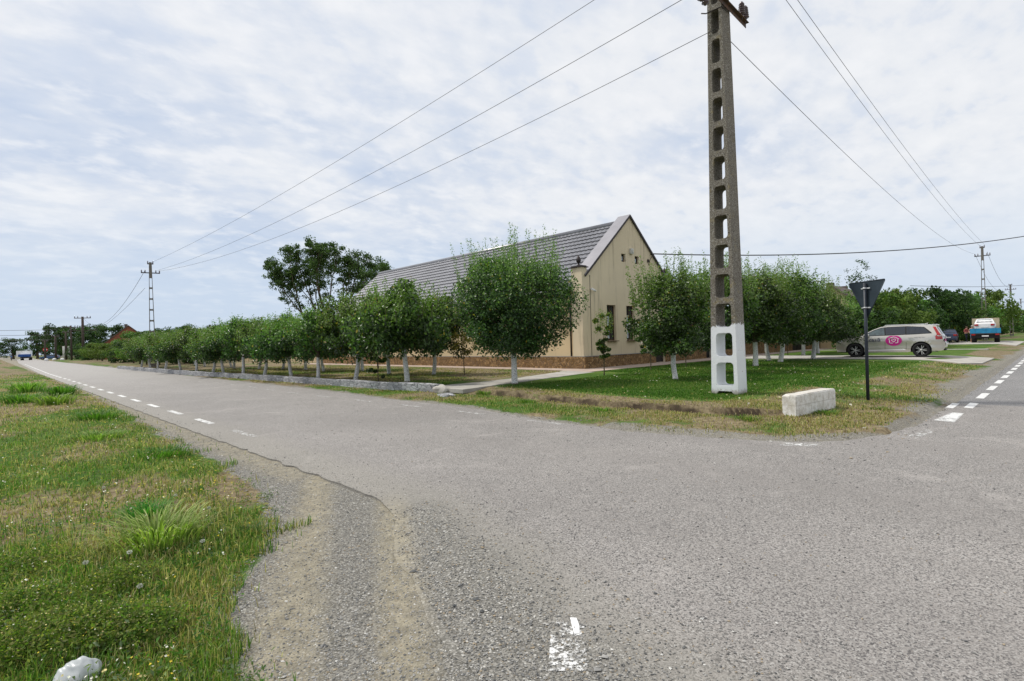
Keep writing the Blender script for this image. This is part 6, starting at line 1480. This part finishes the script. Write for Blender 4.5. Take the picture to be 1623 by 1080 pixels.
# loose grit scattered thinly over the asphalt
n = 11000; rr_ = np.exp(rs.uniform(math.log(2.0), math.log(18), n)); an = rs.uniform(R(2), R(70), n); x = rr_*np.cos(an); y = rr_*np.sin(an); keep = (x > left_edge(y)) & (x < np.where(y > 2, right_edge(y), 40)); x, y, rr_ = x[keep], y[keep], rr_[keep]
stones('loose_grit', x, y, np.zeros(len(x))+0.001, 0.0018+0.0085*rs.rand(len(x))**4+0.0004*rr_, 19, 0.55)
# long-bladed grass tufts
def tuft(x, y, n, h, spread, cols, label, name='grass_tuft', cat='grass tuft', grp=None, wd=0.008):
    rs = np.random.RandomState(int(x*100+y*10)); t = []
    V = []; F = []; C = []; z0 = float(hgt(x, y))
    for k in range(n):
        a = rs.rand()*2*PI; b = rs.rand()**0.7*spread; p = np.array([x+0.35*b*math.cos(a), y+0.35*b*math.sin(a), z0-0.01]); hh = h*(0.55+0.6*rs.rand()); out_ = np.array([math.cos(a), math.sin(a), 0])*(0.15+0.85*rs.rand())*hh*0.9
        sd = np.array([-math.sin(a), math.cos(a), 0])*wd*0.5; o = len(V); c = np.array(cols[rs.randint(len(cols))])*(0.75+0.5*rs.rand())
        for j, q in enumerate((0, 0.3, 0.6, 0.85, 1.0)):
            m_ = p+out_*q**1.7+np.array([0, 0, hh*(q-0.42*q**3)]); ww = (1, 1, 0.85, 0.5, 0.08)[j]; V += [m_-sd*ww, m_+sd*ww]; C += [c*(0.8+0.35*q)]*2
        for j in range(4): F += [(o+2*j, o+2*j+1, o+2*j+3), (o+2*j, o+2*j+3, o+2*j+2)]
    return tag(link(name, npmesh(name, np.array(V), np.array(F), np.array(C)), MT['grass']), label, cat, grp)
LGc = ((0.13, 0.24, 0.04), (0.18, 0.30, 0.06), (0.10, 0.19, 0.03), (0.24, 0.32, 0.10))
tuft(0.93, 5.15, 420, 0.34, 0.95, ((0.20, 0.32, 0.07), (0.27, 0.38, 0.10), (0.14, 0.24, 0.04), (0.34, 0.40, 0.16)), 'large arching tuft of long pale green grass in the left foreground', wd=0.010)
tuft(1.02, 6.05, 420, 0.20, 0.55, ((0.05, 0.16, 0.02), (0.07, 0.2, 0.02)), 'bright green feathery clump just behind the long grass tuft', wd=0.006)
tuft(1.55, 5.0, 150, 0.12, 0.45, ((0.04, 0.10, 0.02), (0.05, 0.13, 0.02)), 'low dark green clump at the gravel edge right of the long grass tuft', wd=0.007)
for i, (x, y, h) in enumerate([(1.8, 9.6, 0.16), (1.35, 12.4, 0.22), (1.75, 16.2, 0.3), (1.4, 22, 0.5), (1.9, 27, 0.6), (1.1, 31, 0.7), (0.7, 24, 0.45)]):
    tuft(x, y, 260, h, 0.9+0.03*y, LGc if i % 2 else ((0.06, 0.15, 0.02), (0.09, 0.2, 0.03)), ordn[i]+' green grass clump going away along the left verge, beyond the long tuft', grp='grass clumps along the left verge', wd=0.006+0.0009*y)
for i, (x, y, h) in enumerate([(10.1, 4.2, 0.13), (9.6, 7.2, 0.12), (9.9, 9.8, 0.14), (12.9, 2.75, 0.09), (11.6, 3.3, 0.14), (10.6, 12.3, 0.22), (11.3, 14.0+1.2, 0.18)]):
    tuft(x, y, 150, h, 0.7, GR1, ('beside the bank nearest the concrete block', 'on the verge below the middle of the soil bank', 'on the verge near the far end of the soil bank', 'at the road corner in front of the triangular sign', 'against the foot of the white concrete block', 'where the concrete path meets the verge', 'on the orchard side of the concrete path')[i]+', low green weed tuft', name='weed_tuft', cat='weeds', grp='weed tufts on the right verge', wd=0.012)
for i, (x, y) in enumerate([(12.87, 5.72), (13.3, 5.5), (13.62, 5.72)]):
    tuft(x, y, 55, 0.08, 0.45, ((0.05, 0.10, 0.02), (0.10, 0.13, 0.03), (0.2, 0.18, 0.08)), ('left', 'middle', 'right')[i]+' of the small grass clumps growing at the foot of the big whitewashed pole', grp='grass clumps at the pole foot', wd=0.010)
def weed(x, y, Rr, h, n, label, seed, yellow=0.1, ls=0.022):
    rs = np.random.RandomState(seed); t = tag(empty('weed', (x, y, float(hgt(x, y)))), label, 'weed', 'flowering weeds on the left verge')
    segs = []; C = []
    ns = int(n/16)
    for k in range(ns):
        a = rs.rand()*2*PI; r0 = Rr*rs.rand()**0.6; p0 = np.array([r0*0.7*math.cos(a), r0*0.7*math.sin(a), 0]); hh = h*(0.5+0.6*rs.rand())*(1-0.4*(r0/Rr)**2); p1 = p0+np.array([rs.normal()*0.04+0.2*r0*math.cos(a), rs.normal()*0.04+0.2*r0*math.sin(a), hh]); segs.append((p0, p1))
        for j in range(16): C.append(p0+(p1-p0)*(0.15+0.85*rs.rand())+rs.normal(size=3)*ls*0.9)
    C = np.array(C); V, F, Cc = leaf_arrays(rs, C, ls, pick(rs, len(C), (0.11, 0.20, 0.03), (0.18, 0.26, 0.05), (0.06, 0.12, 0.02), (0.24, 0.26, 0.08), (0.13, 0.15, 0.05)), 0.6, ws=0.5)
    V2, F2, C2 = twig_arrays(segs, 0.0022, (0.12, 0.2, 0.05)); V, F, Cc = merge([(V, F, Cc), (V2, F2, C2)])
    link('foliage', npmesh('foliage', V, F, Cc), MT['grass'], t)
    tops = np.array([s[1] for s in segs]); tops = tops[rs.rand(len(tops)) < 0.6]+rs.normal(size=(1, 3))*0.0; V, F, Cc = leaf_arrays(rs, tops, 0.0095, pick(rs, len(tops), (0.6, 0.58, 0.48), (0.5, 0.38, 0.05), (0.5, 0.42, 0.2), (0.3, 0.3, 0.1)), 1.5, ws=0.95)
    link('flowers', npmesh('flowers', V, F, Cc), MT['flower'], t)['kind'] = 'stuff'
weed(0.24, 3.72, 0.34, 0.22, 5200, 'lush light green weeds right behind the plastic bag', 1)
weed(0.52, 3.62, 0.26, 0.20, 3600, 'green flowering weeds at the right edge of the bottom left grass', 2)
weed(0.05, 4.4, 0.35, 0.18, 3600, 'flowering weeds at the left edge above the plastic bag', 3)
weed(0.55, 4.35, 0.25, 0.15, 2200, 'low flowering weeds between the long tuft and the bottom left weeds', 4)
weed(0.12, 5.3, 0.4, 0.16, 2600, 'flowering weeds at the left edge beside the long grass tuft', 5)
# dandelion clocks
for i, (x, y, h) in enumerate([(0.42, 4.62, 0.16), (0.66, 4.6, 0.15), (1.12, 4.62, 0.12), (0.85, 7.4, 0.12), (1.3, 6.3, 0.10), (0.62, 4.0, 0.13), (1.42, 5.6, 0.10)]):
    t = tag(empty('seed_head', (x, y, float(hgt(x, y)))), ('lower left of the long tuft, leftmost', 'lower left of the long tuft, second', 'at the lower right foot of the long tuft', 'well behind the long tuft', 'just right behind the long tuft', 'among the bottom left weeds', 'near the gravel edge by the dark clump')[i]+', white fluffy seed head', 'flower', 'white seed heads in the verge')
    MB().tube([(0, 0, 0), (0.01, 0, h)], 0.0022, 4).build('stem', MT['grass'], t)
    rs = np.random.RandomState(i); o = rs.normal(size=(160, 3)); o /= np.linalg.norm(o, axis=1)[:, None]; V, F, Cc = leaf_arrays(rs, o*0.012*np.array([1.3, 1.3, 1])+np.array([0.01, 0, h]), 0.007, pick(rs, 160, (0.5, 0.5, 0.47)), 0); link('fluff', npmesh('fluff', V, F, Cc), MT['flower'], t)
